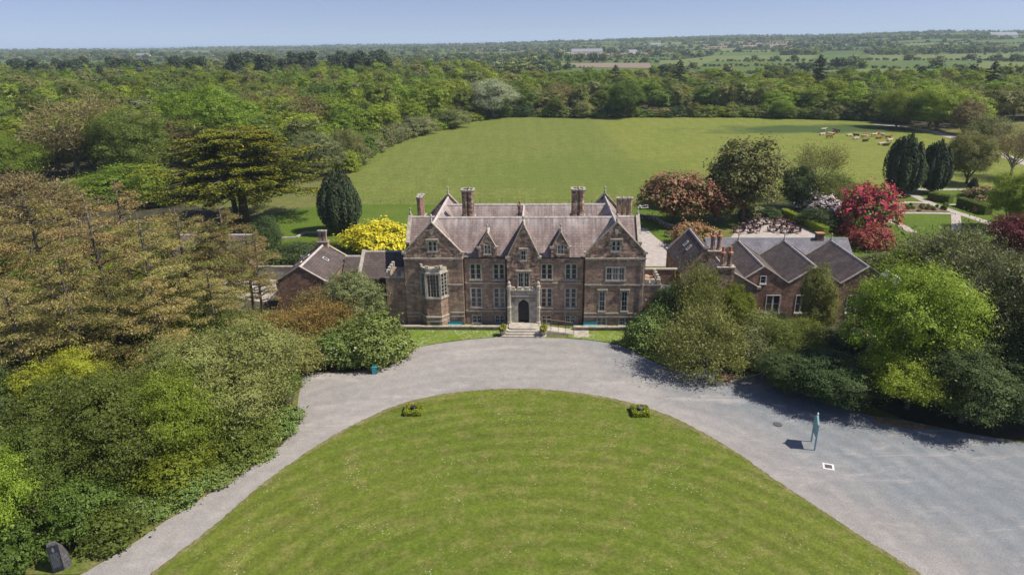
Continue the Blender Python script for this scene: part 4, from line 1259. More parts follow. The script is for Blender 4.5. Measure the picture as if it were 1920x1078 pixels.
def broadleaf(key, h, r, seed, base=.16, lobes=9, clumps=24, per=26, leaf=.3, cr=.7, aspect=1.25, lobe_r=.46, mats=None, bush=False,
              radial=False, flat=.62, bark=None, tips=None, up=.45, spread=.62, twig=0.0, trunk_r=None, shoot=.55, tight=(.86, 1.06), nz=.42):
    rg = np.random.default_rng(seed)
    z0 = h * base
    zc, rz = (z0 + h) / 2, (h - z0) / 2
    if bush: zc, rz = h * .30, h * .70
    d = fib_dirs(lobes, rg)
    if bush: d[:, 2] = np.abs(d[:, 2]) * .9 - .12
    C_ = np.column_stack([d[:, 0] * r * spread, d[:, 1] * r * spread, zc + d[:, 2] * rz * spread])
    C_ += rg.normal(scale=.08 * r, size=C_.shape)
    C_ = np.vstack([C_, [[0, 0, zc + rz * .1]]])
    LR = lobe_r * r * rg.uniform(.75, 1.2, len(C_)); LR[-1] = r * .55
    zs = np.minimum(1.0, rz / r) * .95 if not bush else min(1.1, h / r * .8)
    P, D, K = [], [], []
    for i in range(len(C_)):
        dd = fib_dirs(int(clumps * (LR[i] / (lobe_r * r)) ** 2) + 4, rg)
        dd = dd[dd[:, 2] > -.55]
        pos = C_[i] + dd * np.array([1, 1, zs]) * LR[i] * rg.uniform(tight[0], tight[1], (len(dd), 1))
        keep = np.ones(len(dd), bool)
        for j in range(len(C_)):
            if j != i:
                keep &= np.linalg.norm((pos - C_[j]) / np.array([1, 1, zs]), axis=1) > LR[j] * .72
        if bush: keep &= pos[:, 2] > .05
        P.append(pos[keep]); D.append(dd[keep])
    P = np.vstack(P); D = np.vstack(D)
    n = len(P)
    pc = rg.poisson(per, n) + 3
    idx = np.repeat(np.arange(n), pc)
    off = rg.normal(size=(len(idx), 3)) * cr * np.array([1, 1, flat]) * rg.uniform(.5, 1.35, (n, 1))[idx]
    off += D[idx] * (np.abs(rg.normal(size=(len(idx), 1))) ** 1.5) * cr * shoot * rg.uniform(0, 1.6, (n, 1))[idx]
    c = P[idx] + off
    if bush:
        c[:, 2] = np.abs(c[:, 2]) + .03
        far_low = (np.hypot(c[:, 0], c[:, 1]) > .93 * r) & (c[:, 2] < .12 * h)
        c[far_low, :2] *= .8
    nr = unit(D[idx] * .9 + np.array([0, 0, up]) + rg.normal(scale=nz, size=c.shape))
    lsz = np.exp(rg.normal(0, .38, len(c)))
    L = leaf * aspect * lsz * rg.uniform(.8, 1.2, len(c)); W = leaf * lsz * rg.uniform(.7, 1.2, len(c))
    parts = []
    tan = None
    if radial:
        tan = unit(D[idx] * 1.0 + np.array([0, 0, .45]) + rg.normal(scale=.45, size=c.shape))
        nr = unit(rg.normal(size=c.shape))
    mats = mats or [M['lf_mid']]
    if tips:
        tip = (off * D[idx]).sum(1) + .35 * off[:, 2] > tips * cr
        v, f = leaf_quads(c[~tip], nr[~tip], L[~tip], W[~tip], rg); parts.append((v, f, 0))
        v, f = leaf_quads(c[tip], unit(nr[tip] + [0, 0, .4]), L[tip], W[tip], rg); parts.append((v, f, 1))
    else:
        v, f = leaf_quads(c, nr, L, W, rg, tan); parts.append((v, f, 0))
    if twig > 0:       # bare twigs standing out of the crown
        k = rg.choice(len(c), int(len(c) * twig), replace=False)
        tt = unit(D[idx][k] + np.array([0, 0, .5]) + rg.normal(scale=.4, size=(len(k), 3)))
        v, f = leaf_quads(c[k] + tt * cr * .3, unit(rg.normal(size=(len(k), 3))), np.full(len(k), leaf * 5), np.full(len(k), .035), rg, tt)
        parts.append((v, f, len(mats) - 1))
    trunk = limbs(max(.4, z0 * 1.1 if not bush else h * .2), r, C_[:-1][rg.permutation(len(C_) - 1)[:7]] * np.array([.85, .85, .95]), rg,
                  trunk_r or max(.07, .028 * h), mat=bark, top=zc)
    store(key, trunk, parts, h, r, mats)


def pine(key, h, r, seed, mats, start=.32, n_br=46, per=120, needle=.5, droop=.15, dead=.25, bark=None, lean=(0, 0), bushy=1.0):
    """tall layered conifer: horizontal limbs carrying flat sprays, some limbs bare"""
    rg = np.random.default_rng(seed)
    mb = MB()
    tr = .012 * h
    mb.tube([(0, 0, -.3), (lean[0] * .3, lean[1] * .3, h * .45), (lean[0] * .8, lean[1] * .8, h * .85), (lean[0], lean[1], h)], [tr * 1.3, tr, tr * .5, tr * .12], 8)
    parts = []
    Cc, Nn, Tt = [], [], []
    for k in range(n_br):
        t = start + (1 - start) * (k + rg.uniform(0, 1)) / n_br
        z = h * t
        prof = math.sin(math.pi * min(1, (t - start) / (1 - start) * .85 + .18)) ** .6
        L = r * prof * rg.uniform(.6, 1.15)
        a = k * 2.4 + rg.uniform(-.5, .5)
        b0 = Vector((lean[0] * t, lean[1] * t, z))
        end = b0 + Vector((math.cos(a) * L, math.sin(a) * L, L * rg.uniform(-droop, .28)))
        mid = b0.lerp(end, .5) + Vector((0, 0, .08 * L))
        q = tr * .28 * (1.15 - t) + .03
        mb.tube([b0, mid, end], [q * 1.5, q, q * .3], 5, False)
        bare = rg.uniform() < dead
        for s_ in range(8 if not bare else 10):        # side twigs
            u_ = rg.uniform(.4, .95); p = b0.lerp(mid, u_ * 2) if u_ < .5 else mid.lerp(end, u_ * 2 - 1)
            e = p + Vector((math.cos(a + rg.uniform(-1.2, 1.2)), math.sin(a + rg.uniform(-1.2, 1.2)), rg.uniform(-.1, .5))) * L * rg.uniform(.15, .35)
            mb.tube([p, e], [q * .32, q * .08], 3, False)
        m = int(per * (L / r) * (0.10 if bare else 1) * bushy)
        u_ = rg.beta(2.2, 1.2, m)
        base = np.array(b0)[None] * (1 - u_[:, None]) + np.array(end)[None] * u_[:, None]
        base[:, 2] += .08 * L * np.sin(np.pi * u_)
        wdt = .30 * L * (0.35 + u_)
        side = np.array([-math.sin(a), math.cos(a), 0])
        out = np.array([math.cos(a), math.sin(a), .1])
        sd = rg.normal(size=m) * .5
        c = base + side * (sd * wdt)[:, None] + np.column_stack([np.zeros(m), np.zeros(m), rg.normal(scale=.16, size=m) + .1])
        Cc.append(c)
        Nn.append(unit(np.array([0, 0, .8]) + rg.normal(scale=.55, size=(m, 3))))
        Tt.append(unit(out + side * sd[:, None] + rg.normal(scale=.35, size=(m, 3))))
    c = np.vstack(Cc); n = np.vstack(Nn); t = np.vstack(Tt)
    L = needle * rg.uniform(.6, 1.5, len(c)); W = L * rg.uniform(.14, .26, len(c))
    cut = rg.uniform(size=len(c)) < .5
    for q, sel in ((0, cut), (1, ~cut)):
        if sel.any():
            v, f = leaf_quads(c[sel], n[sel], L[sel], W[sel], rg, t[sel]); parts.append((v, f, min(q, len(mats) - 1)))
    me = mb.mesh('trunk', True); me.materials.append(bark or M['bark_pale'])
    store(key, me, parts, h, r, mats)


def cedar(key, h, r, seed):
    """old cedar: thick forked trunk, wide flat plates of foliage with bright tops"""
    rg = np.random.default_rng(seed)
    mb = MB()
    mb.tube([(0, 0, -.4), (.1, 0, h * .2), (.3, .2, h * .45), (.1, .3, h * .75), (0, .1, h * .95)], [1.15, .85, .62, .3, .08], 10)
    mb.tube([(-1.6, .6, -.3), (-1.9, .5, h * .25), (-3.0, .4, h * .6)], [.6, .45, .15], 8)
    D0, D1 = [], []
    levels = [.36, .44, .51, .60, .69, .78, .87, .95, 1.0]
    for li, t in enumerate(levels):
        prof = (1.0 - .55 * max(0, (t - .62) / .38) ** 2.0) * (.78 + .22 * min(1, (t - .15) / .3))
        nb = int(7 + 8 * prof)
        for k in range(nb):
            a = 2 * math.pi * (k + rg.uniform(-.35, .35)) / nb + li * .7
            Lb = r * prof * rg.uniform(.55, 1.12)
            p0 = Vector((.2, .1, h * t * .84)); p1 = Vector((math.cos(a) * Lb, math.sin(a) * Lb, h * t * .92 + rg.uniform(-.5, .5) - .03 * Lb))
            mb.tube([p0, p0.lerp(p1, .5) + Vector((0, 0, .35)), p1], [.20 * (1.2 - t * .8), .12, .03], 5, False)
            for q in range(5 if t > .4 else 3):
                u_ = rg.uniform(.45, 1.0)
                c0 = np.array(p0.lerp(p1, u_)) + np.array([-math.sin(a), math.cos(a), 0]) * rg.normal(0, .16 * Lb) + [0, 0, rg.normal(0, .12)]
                rl, rw = r * rg.uniform(.13, .21), r * rg.uniform(.07, .11)
                m = 150
                rad = np.sqrt(rg.uniform(0, 1, m)); an = rg.uniform(0, 2 * math.pi, m)
                lx, ly = rad * np.cos(an) * rl, rad * np.sin(an) * rw
                aa_ = a + rg.uniform(-.4, .4)
                pts = c0 + np.column_stack([lx * math.cos(aa_) - ly * math.sin(aa_), lx * math.sin(aa_) + ly * math.cos(aa_), .22 - .34 * rad ** 2 + rg.normal(scale=.06, size=m)])
                top = rg.uniform(size=m) < .5
                D1.append(pts[top] + [0, 0, .10]); D0.append(pts[~top] - [0, 0, .16])
    parts = []
    for q, arr in ((0, D0), (1, D1)):
        c = np.vstack(arr)
        n = unit(np.array([0, 0, 1.0]) + rg.normal(scale=.32 if q else .5, size=c.shape))
        L = .46 * rg.uniform(.6, 1.4, len(c))
        v, f = leaf_quads(c, n, L, L * .5, rg); parts.append((v, f, q))
    me = mb.mesh('trunk', True); me.materials.append(M['bark'])
    store(key, me, parts, h, r, [M['lf_cedar'], M['lf_cedar_tip']])


def yew(key, h, r, seed, spires=26, per=900, mats=None):
    rg = np.random.default_rng(seed)
    C_, N_, T_ = [], [], []
    for k in range(spires):
        a = k * 2.399; q = math.sqrt((k + .5) / spires)
        cx_, cy_ = math.cos(a) * q * r * .80, math.sin(a) * q * r * .80
        top = h * (1 - .26 * q ** 3) * rg.uniform(.80, 1.06); bot = h * (.03 + .06 * q)
        sr = r * rg.uniform(.12, .22)
        zz = rg.beta(1.5, 1.15, per) if True else 0
        an = rg.uniform(0, 2 * math.pi, per)
        taper = np.sqrt(np.clip(1 - np.abs(zz * 1.9 - .85) ** 4.0 * .62, .05, 1)) * np.where(zz < .3, .45 + zz * 1.83, 1)
        rad = sr * taper * rg.uniform(.85, 1.1, per)
        C_.append(np.column_stack([cx_ * (.38 + .72 * np.sin(np.pi * np.clip(zz * .62 + .16, 0, 1))) + rad * np.cos(an),
                                   cy_ * (.38 + .72 * np.sin(np.pi * np.clip(zz * .62 + .16, 0, 1))) + rad * np.sin(an), bot + (top - bot) * zz]))
        N_.append(unit(np.column_stack([np.cos(an), np.sin(an), np.full(per, .25)]) + rg.normal(scale=.3, size=(per, 3))))
        T_.append(unit(np.array([0, 0, 1.0]) + rg.normal(scale=.25, size=(per, 3))))
    c, n, t = np.vstack(C_), np.vstack(N_), np.vstack(T_)
    L = .55 * rg.uniform(.6, 1.4, len(c))
    v, f = leaf_quads(c, n, L, L * .4, rg, t)
    mb = MB(); mb.tube([(0, 0, -.3), (0, 0, h * .3), (0, 0, h * .7)], [.09 * r + .2, .07 * r + .15, .05], 8)
    for k in range(5):
        a = k * 1.26; mb.tube([(0, 0, .6), (math.cos(a) * r * .4, math.sin(a) * r * .4, h * .35)], [.18, .06], 5, False)
    me = mb.mesh('trunk', True); me.materials.append(M['bark'])
    store(key, me, [(v, f, 0)], h, r, mats or [M['lf_yew']])


def bare_tree(key, h, r, seed, mats, n=14, twigs=5200):
    """leafless or barely budding crown: forked limbs and a haze of fine twigs"""
    rg = np.random.default_rng(seed)
    mb = MB(); tr = .022 * h
    mb.tube([(0, 0, -.3), (0.1, 0, h * .22), (.1, .1, h * .4)], [tr * 1.4, tr, tr * .8], 8)
    ends = []
    for k in range(n):
        a = k * 2.4; e = Vector((math.cos(a) * r * rg.uniform(.35, .8), math.sin(a) * r * rg.uniform(.35, .8), h * rg.uniform(.55, .92)))
        s0 = Vector((0.1, 0, h * rg.uniform(.18, .4))); m = s0.lerp(e, .45) + Vector((math.cos(a), math.sin(a), .4)) * r * .1
        mb.tube([s0, m, e], [tr * .5, tr * .32, tr * .1], 5, False)
        for j in range(6):
            p = m.lerp(e, rg.uniform(0, 1)); q = p + Vector(tuple(rg.normal(0, .2, 2))).to_3d() * r + Vector((math.cos(a) * .12 * r, math.sin(a) * .12 * r, rg.uniform(.05, .2) * h))
            mb.tube([p, q], [tr * .18, tr * .05], 4, False); ends.append(q)
        ends.append(e)
    E_ = np.array([list(e) for e in ends])
    i = rg.integers(0, len(E_), twigs)
    c = E_[i] + rg.normal(scale=.13 * r, size=(twigs, 3))
    t = unit(unit(c - np.array([0, 0, h * .35])) + rg.normal(scale=.5, size=c.shape))
    v, f = leaf_quads(c, unit(rg.normal(size=c.shape)), .10 * r * rg.uniform(.5, 1.4, twigs), .05 + .02 * rg.uniform(size=twigs) * r * .5, rg, t)
    me = mb.mesh('trunk', True); me.materials.append(M['bark_pale'])
    store(key, me, [(v, f, 0)], h, r, mats)


# prototypes -----------------------------------------------------------------
TW = M['bark_pale']
broadleaf('near_a', 10, 6.5, 11, base=.05, lobes=17, clumps=52, per=190, leaf=.078, cr=.48, aspect=1.8, lobe_r=.33, mats=[M['lf_mid'], TW], twig=.012, shoot=.9)
broadleaf('near_b', 11, 6.5, 12, base=.08, lobes=20, clumps=46, per=170, leaf=.085, cr=.46, aspect=1.7, lobe_r=.31, mats=[M['lf_spring'], TW], twig=.008, shoot=.8)
broadleaf('near_c', 14, 7.0, 13, base=.08, lobes=26, clumps=46, per=125, leaf=.105, cr=.46, aspect=1.6, lobe_r=.28, mats=[M['lf_lime'], TW], twig=.006, shoot=.8)
broadleaf('near_d', 13, 6.0, 14, base=.06, lobes=22, clumps=44, per=115, leaf=.105, cr=.42, aspect=1.7, lobe_r=.30, mats=[M['lf_dark'], TW], twig=.004, shoot=.7)
broadleaf('bush_a', 4.5, 4.0, 21, lobes=16, clumps=44, per=56, leaf=.125, cr=.28, lobe_r=.34, mats=[M['lf_gloss']], bush=True)
broadleaf('bush_b', 5.5, 4.2, 22, lobes=14, clumps=50, per=95, leaf=.06, cr=.42, aspect=3.2, lobe_r=.36, mats=[M['lf_olive'], TW], bush=True, radial=True, shoot=1.0, twig=.02)
broadleaf('bush_c', 6.0, 3.6, 23, lobes=16, clumps=40, per=85, leaf=.09, cr=.34, aspect=1.8, lobe_r=.34, mats=[M['lf_mid'], TW], bush=True, shoot=.8, twig=.008)
broadleaf('bush_d', 3.0, 2.4, 24, lobes=11, clumps=30, per=34, leaf=.13, cr=.24, lobe_r=.38, mats=[M['lf_gloss']], bush=True)
for k, (hh_, rr_, lb, lr, fl) in enumerate([(17, 6.5, 9, .44, .6), (15, 7.4, 12, .38, .5), (18, 5.4, 10, .42, .7), (13, 6.6, 7, .50, .55), (16, 6.0, 15, .34, .6)]):
    broadleaf('wood_%d' % k, hh_, rr_, 40 + k, base=.06, lobes=lb, clumps=40, per=42, leaf=.25, cr=.46, aspect=1.4, lobe_r=lr, mats=[M['lf_mid']], flat=fl, shoot=.45, nz=.28)
broadleaf('wood_bare', 15, 6.0, 47, base=.2, lobes=12, clumps=26, per=24, leaf=.10, cr=.7, aspect=7, lobe_r=.36, mats=[M['lf_brown']], radial=True, shoot=1.0)
broadleaf('scrub', 6, 4.5, 50, lobes=10, clumps=24, per=30, leaf=.26, cr=.45, lobe_r=.42, mats=[M['lf_mid']], bush=True)
pine('pine_a', 20, 6.0, 61, [M['lf_pine'], M['lf_pine_green']], .30, 44, 800, .30, dead=.28, bark=M['bark_pine'])
pine('pine_b', 19, 5.5, 62, [M['lf_pine'], M['lf_pine']], .34, 40, 620, .30, dead=.42, lean=(.6, .3), bark=M['bark_pine'])
pine('pine_c', 18, 6.0, 63, [M['lf_pine_green'], M['lf_pine']], .25, 46, 860, .30, dead=.2, lean=(-.5, .2), bark=M['bark_pine'])
pine('spruce', 24, 3.6, 64, [M['lf_conifer']], .12, 70, 150, .8, droop=.35, dead=0, bark=M['bark'])
broadleaf('skypine', 20, 4.2, 65, base=.30, lobes=10, clumps=18, per=18, leaf=.5, cr=.55, lobe_r=.36, mats=[M['lf_conifer']])
cedar('cedar', 21, 15.5, 70)
yew('yew_round', 13.5, 5.2, 71, 46, 620)
yew('yew_tall', 16, 4.7, 72, 38, 700)
bare_tree('bare_a', 11, 6.0, 75, [M['lf_olive']], 16, 6000)
bare_tree('bare_b', 12, 6.5, 76, [M['lf_brown']], 18, 9000)
broadleaf('flower_bush', 8, 5.5, 80, lobes=14, clumps=26, per=26, leaf=.30, cr=.5, lobe_r=.36, mats=[M['lf_olive'], M['fl_red']], bush=True, tips=.55)
broadleaf('pink_bush', 5, 3.5, 81, lobes=11, clumps=24, per=22, leaf=.28, cr=.4, lobe_r=.38, mats=[M['lf_dark'], M['fl_pink']], bush=True, tips=.75)
broadleaf('golden', 7.0, 5.5, 82, lobes=14, clumps=34, per=30, leaf=.30, cr=.5, lobe_r=.36, mats=[M['lf_golden_low'], M['lf_golden']], bush=True, tips=.15)
broadleaf('bronze', 11, 6.0, 83, base=.18, lobes=16, clumps=28, per=26, leaf=.32, cr=.6, lobe_r=.34, mats=[M['lf_euca'], M['lf_maroon']], tips=.6)
broadleaf('coral', 4.5, 5.5, 84, lobes=13, clumps=30, per=26, leaf=.28, cr=.45, lobe_r=.38, mats=[M['lf_olive'], M['lf_pieris']], bush=True, tips=-.2)
broadleaf('euca', 17, 7.5, 85, base=.16, lobes=20, clumps=30, per=26, leaf=.34, cr=.7, lobe_r=.30, mats=[M['lf_euca']])
broadleaf('far', 11, 6.5, 90, base=0.0, lobes=6, clumps=7, per=5, leaf=1.7, cr=1.3, lobe_r=.5, mats=[M['lf_mid']])
broadleaf('hedge_far', 4, 5.5, 91, lobes=5, clumps=7, per=5, leaf=1.4, cr=1.0, lobe_r=.5, mats=[M['lf_mid']], bush=True)
broadleaf('ball', 0.5, 0.34, 92, lobes=10, clumps=16, per=10, leaf=.06, cr=.05, lobe_r=.5, mats=[M['lf_box']], bush=True)


def plant(key, loc, h, r, mat=None, name='broadleaf_tree', label=None, cat='tree', group=None, rot=None, crown_name='crown', no_trunk=False):
    p = PROTO[key]
    root = empty(name, loc, rot if rot is not None else random.uniform(0, 6.28))
    s = r / p['r']
    root.scale = (s, s, h / p['h'])
    tag(root, label, cat, group)
    if not no_trunk:
        t = bpy.data.objects.new('trunk' if cat == 'tree' else 'stem', p['trunk']); COL.objects.link(t); t.parent = root
    c = bpy.data.objects.new(crown_name if cat == 'tree' else 'foliage', p['crown']); COL.objects.link(c); c.parent = root
    if mat is not None:
        ms = mat if isinstance(mat, (list, tuple)) else [mat]
        for k, m in enumerate(ms):
            c.material_slots[k].link = 'OBJECT'; c.material_slots[k].material = m
    return root


random.seed(5)


def T(key, px, by, ty, wpx, mat, name, label, cat='tree', group=None, hmin=None):
    p = G(px, by)
    h = max(hmin or .6, height_at(px, ty, p.y))
    return plant(key, p, h, metres(wpx / 2, p), mat, name, label, cat, group)


# left foreground ------------------------------------------------------------
T('near_a', 430, 800, 618, 290, M['lf_olive'], 'broadleaf_tree', 'large mid green willowy tree in the left shrubbery above the bend of the drive')
T('near_b', 215, 905, 690, 290, M['lf_mid'], 'broadleaf_tree', 'wide dense green tree nearest the drive in the left foreground')
T('near_a', 335, 870, 690, 210, [M['lf_spring']], 'broadleaf_tree', 'spring green tree between the two big trees left of the drive')
T('near_b', 505, 775, 668, 140, M['lf_mid'], 'broadleaf_tree', 'green tree at the bulge of the drive edge on the left')
T('near_c', 145, 850, 668, 190, M['lf_yellow'], 'maple_tree', 'bright yellow green maple behind the left foreground trees')
T('near_b', 50, 985, 795, 230, M['lf_mid'], 'broadleaf_tree', 'leafy green tree overhanging the black memorial stone')
T('near_a', -30, 1060, 850, 220, M['lf_spring'], 'broadleaf_tree', 'spring green tree cut by the lower left edge of the picture')
T('near_d', 20, 880, 690, 180, M['lf_dark'], 'evergreen_tree', 'dark evergreen in deep shade at the far left')
T('near_d', -60, 960, 760, 180, M['lf_dark'], 'evergreen_tree', 'dark evergreen cut by the left edge behind the corner tree')
T('bush_c', 330, 905, 815, 170, M['lf_spring'], 'shrub', 'fresh green shrub at the foot of the left trees along the drive', 'shrub')
T('bush_c', 440, 850, 760, 150, M['lf_mid'], 'shrub', 'rounded green shrub filling the gap beneath the willowy tree', 'shrub')
T('bush_c', 160, 985, 880, 150, M['lf_mid'], 'shrub', 'green shrub behind and right of the memorial stone', 'shrub')
T('bush_d', 205, 1012, 962, 110, M['lf_mid'], 'shrub', 'low green shrub on the verge right of the memorial stone', 'shrub')
T('bush_d', 30, 1060, 985, 110, M['lf_mid'], 'shrub', 'low shrub left of the memorial stone', 'shrub')
ivy_pts = [(542, 800), (528, 820), (505, 838), (480, 853), (452, 870), (424, 885), (398, 902), (372, 920), (345, 938), (318, 950), (290, 965), (262, 975)]
for k, (x, y) in enumerate(ivy_pts):
    p = G(x - 6, y - 4)
    plant('bush_d', p, random.uniform(1.2, 2.0), random.uniform(1.5, 2.1), M['lf_gloss'], 'laurel_bush', 'low glossy bush edging the left side of the drive, %s from the house end' % ['first', 'second', 'third', 'fourth', 'fifth', 'sixth', 'seventh', 'eighth', 'ninth', 'tenth', 'eleventh', 'twelfth'][k], 'shrub', 'glossy bushes edging the drive on the left')
# pines with browning needles
pines = [('pine_a', 128, 690, 352, 240), ('pine_b', 232, 690, 362, 230), ('pine_a', 318, 705, 398, 230), ('pine_c', 425, 655, 418, 220), ('pine_b', 50, 700, 385, 220),
         ('pine_c', 175, 770, 470, 270), ('pine_c', 318, 745, 520, 220), ('pine_a', 80, 800, 540, 270), ('pine_b', 480, 615, 425, 150), ('pine_b', 265, 630, 338, 210),
         ('pine_a', 372, 640, 388, 210), ('pine_c', 20, 760, 480, 250), ('pine_a', -40, 700, 400, 240), ('pine_c', 240, 745, 505, 210), ('pine_b', 165, 640, 372, 200), ('pine_a', 452, 648, 378, 170), ('pine_b', 498, 632, 430, 130), ('pine_a', 420, 700, 500, 170)]
ORD = ['first', 'second', 'third', 'fourth', 'fifth', 'sixth', 'seventh', 'eighth', 'ninth', 'tenth', 'eleventh', 'twelfth']
row_of = lambda q: 'back' if q[2] < 660 else ('middle' if q[2] < 720 else 'front')
for k, (key, x, by, ty, wd) in enumerate(pines):
    rw = row_of(pines[k]); nth = sorted(q[1] for q in pines if row_of(q) == rw).index(x)
    T(key, x, by, ty, wd * .74, [None, None, [M['lf_pine'], M['lf_pine_green']], [M['lf_pine_green'], M['lf_olive']], None][k % 5], 'pine_tree', 'tall browning pine, %s from the left in the %s row of the left grove' % (ORD[nth], rw), 'tree', 'browning pines of the left grove')
und = [(300, 715, 575, 170, 'lf_mid'), (185, 715, 580, 150, 'lf_spring'), (70, 770, 620, 170, 'lf_mid'), (400, 690, 575, 150, 'lf_mid'), (250, 660, 540, 120, 'lf_spring'), (355, 620, 520, 110, 'lf_spring'), (60, 640, 560, 170, 'lf_spring'), (200, 650, 570, 150, 'lf_mid'), (320, 640, 560, 140, 'lf_mid'), (420, 720, 610, 150, 'lf_olive'), (110, 560, 470, 150, 'lf_lime'), (250, 560, 490, 140, 'lf_spring'),
       (340, 580, 500, 120, 'lf_olive'), (10, 560, 470, 160, 'lf_mid'), (470, 640, 585, 120, 'lf_olive'), (370, 660, 600, 120, 'lf_mid'), (20, 500, 420, 170, 'lf_brown'), (120, 500, 420, 150, 'lf_brown'), (220, 500, 430, 150, 'lf_olive'),
       (300, 480, 420, 120, 'lf_olive'), (160, 720, 640, 170, 'lf_mid'), (280, 740, 660, 150, 'lf_spring'), (30, 740, 640, 150, 'lf_mid'), (390, 520, 470, 100, 'lf_orange')]
for (x, by, ty, wd, m) in und:
    T(random.choice(['bush_c', 'bush_b']), x, by, ty, wd, M[m], 'undergrowth_shrub', 'bushy undergrowth beneath the browning pines on the left', 'shrub', 'undergrowth beneath the left pines')
# shrubs between the pines and the house
T('bush_a', 686, 668, 592, 172, M['lf_gloss'], 'rhododendron', 'big glossy green rhododendron bulging over the drive left of the daisy lawn', 'shrub')
T('bush_a', 628, 676, 616, 136, M['lf_gloss'], 'rhododendron', 'glossy rhododendron behind the turquoise bin', 'shrub')
T('bush_d', 742, 656, 612, 62, M['lf_gloss'], 'rhododendron', 'small glossy bush at the end of the left daisy lawn', 'shrub')
T('near_d', 672, 612, 505, 115, M['lf_grey'], 'evergreen_tree', 'dark grey green evergreen in front of the left corner of the house')
T('bush_b', 600, 655, 578, 150, M['lf_orange'], 'shrub', 'orange brown shrub in front of the brick lodge', 'shrub')
T('bush_b', 530, 660, 596, 130, M['lf_orange'], 'shrub', 'orange tinged bush left of the shrub below the lodge', 'shrub')
T('bush_c', 560, 690, 630, 130, M['lf_olive'], 'shrub', 'olive bush at the drive corner below the orange shrubs', 'shrub')
T('bush_b', 500, 715, 640, 130, M['lf_olive'], 'shrub', 'straggly olive bush overhanging the drive corner', 'shrub')
T('bush_b', 595, 590, 545, 90, M['lf_brown'], 'shrub', 'brown twiggy shrub against the gable of the brick lodge', 'shrub')
T('bush_d', 640, 540, 500, 60, M['lf_brown'], 'shrub', 'tan twiggy climber at the right corner of the lodge', 'shrub')
T('bush_d', 460, 622, 585, 60, M['fl_white'], 'shrub', 'white blossoming bush among the undergrowth left of the lodge', 'shrub')
# cedar, yew, golden tree
T('cedar', 460, 420, 230, 292, None, 'cedar_tree', 'spreading old cedar with yellow green flat tiers and a thick dark trunk')
T('yew_round', 640, 436, 322, 82, None, 'yew_tree', 'dark dense egg shaped yew on the rear lawn beside the golden tree')
T('golden', 707, 472, 410, 118, None, 'golden_tree', 'bright golden yellow tree beside the left end of the house')
T('bush_c', 500, 470, 400, 60, M['lf_dark'], 'shrub', 'dark upright conifer shrub under the right side of the cedar', 'shrub')
T('bush_c', 545, 500, 455, 110, M['lf_dark'], 'shrub', 'dark green shrub behind the brick lodge', 'shrub')
T('bush_d', 600, 475, 455, 80, M['lf_mid'], 'shrub', 'low green bush on the lawn edge behind the lodge chimney', 'shrub')
# right side ------------------------------------------------------------------
T('bush_d', 1210, 650, 598, 85, M['lf_gloss'], 'rhododendron', 'pale glossy rhododendron at the end of the right daisy lawn', 'shrub')
T('bush_a', 1236, 632, 568, 84, M['lf_gloss'], 'rhododendron', 'glossy green bush against the right corner of the house', 'shrub')
T('near_d', 1262, 620, 530, 82, M['lf_dark'], 'evergreen_tree', 'dark laurel tree right of the house corner')
T('bush_b', 1308, 630, 512, 100, M['lf_olive'], 'tall_shrub', 'tall olive shrub reaching the stable block roof', 'shrub')
T('near_d', 1372, 625, 532, 75, M['lf_spring'], 'ivy_clad_tree', 'ivy covered tree with bright green top below the stable chimney')
T('bush_b', 1322, 692, 594, 165, M['lf_olive'], 'shrub', 'big rounded olive brown shrub casting shade on the right of the drive', 'shrub')
T('bush_c', 1435, 640, 578, 110, M['lf_olive'], 'shrub', 'olive shrub below the tall windows of the gabled range', 'shrub')
T('bush_c', 1415, 690, 610, 90, M['lf_grey'], 'shrub', 'grey green shrub between the rounded olive shrub and the kerb', 'shrub')
T('near_d', 1524, 640, 492, 72, M['lf_olive'], 'ivy_clad_tree', 'slim ivy clad tree standing before the gabled range')
T('near_b', 1480, 690, 600, 155, M['lf_mid'], 'broadleaf_tree', 'mid green bushy tree above the kerb at the car park entrance')
T('near_d', 1570, 705, 630, 170, M['lf_dark'], 'evergreen_tree', 'dark evergreen in shade left of the big lime green tree')
T('near_c', 1690, 735, 496, 240, M['lf_lime'], 'broadleaf_tree', 'big airy lime green tree above the car park on the right')
T('near_b', 1700, 765, 640, 190, M['lf_lime'], 'broadleaf_tree', 'lower lime green tree hanging over the car park edge below the big one')
T('near_d', 1850, 720, 478, 220, M['lf_grey'], 'evergreen_tree', 'tall grey green evergreen right of the big lime tree')
T('near_d', 1790, 735, 600, 150, M['lf_dark'], 'evergreen_tree', 'dark evergreen in the shade between the lime tree and the tall grey green one')
T('near_d', 1930, 760, 540, 220, M['lf_dark'], 'evergreen_tree', 'dark evergreen cut by the right edge of the picture')
T('near_d', 1870, 790, 690, 170, M['lf_dark'], 'evergreen_tree', 'low dark evergreen at the right end of the car park edge')
T('near_d', 1470, 735, 660, 110, M['lf_dark'], 'shrub', 'dark shaded shrub at the car park entrance', 'shrub')
T('near_d', 1555, 752, 665, 170, M['lf_dark'], 'shrub', 'dark tall shrub behind the sign beside the car park', 'shrub')
T('near_d', 1620, 745, 670, 130, M['lf_dark'], 'shrub', 'dark tall shrub above the dry earth bank', 'shrub')
T('near_d', 1800, 790, 640, 190, M['lf_dark'], 'evergreen_tree', 'dark evergreen right of the dry earth bank')
T('near_c', 2030, 790, 520, 200, M['lf_mid'], 'broadleaf_tree', 'tall tree just right of the picture shading the car park')
T('near_d', 2040, 700, 480, 240, M['lf_dark'], 'evergreen_tree', 'dark evergreen right of the picture behind the car park')
T('bush_c', 1705, 545, 465, 130, M['lf_spring'], 'shrub', 'bright green shrub beyond the glasshouse', 'shrub')
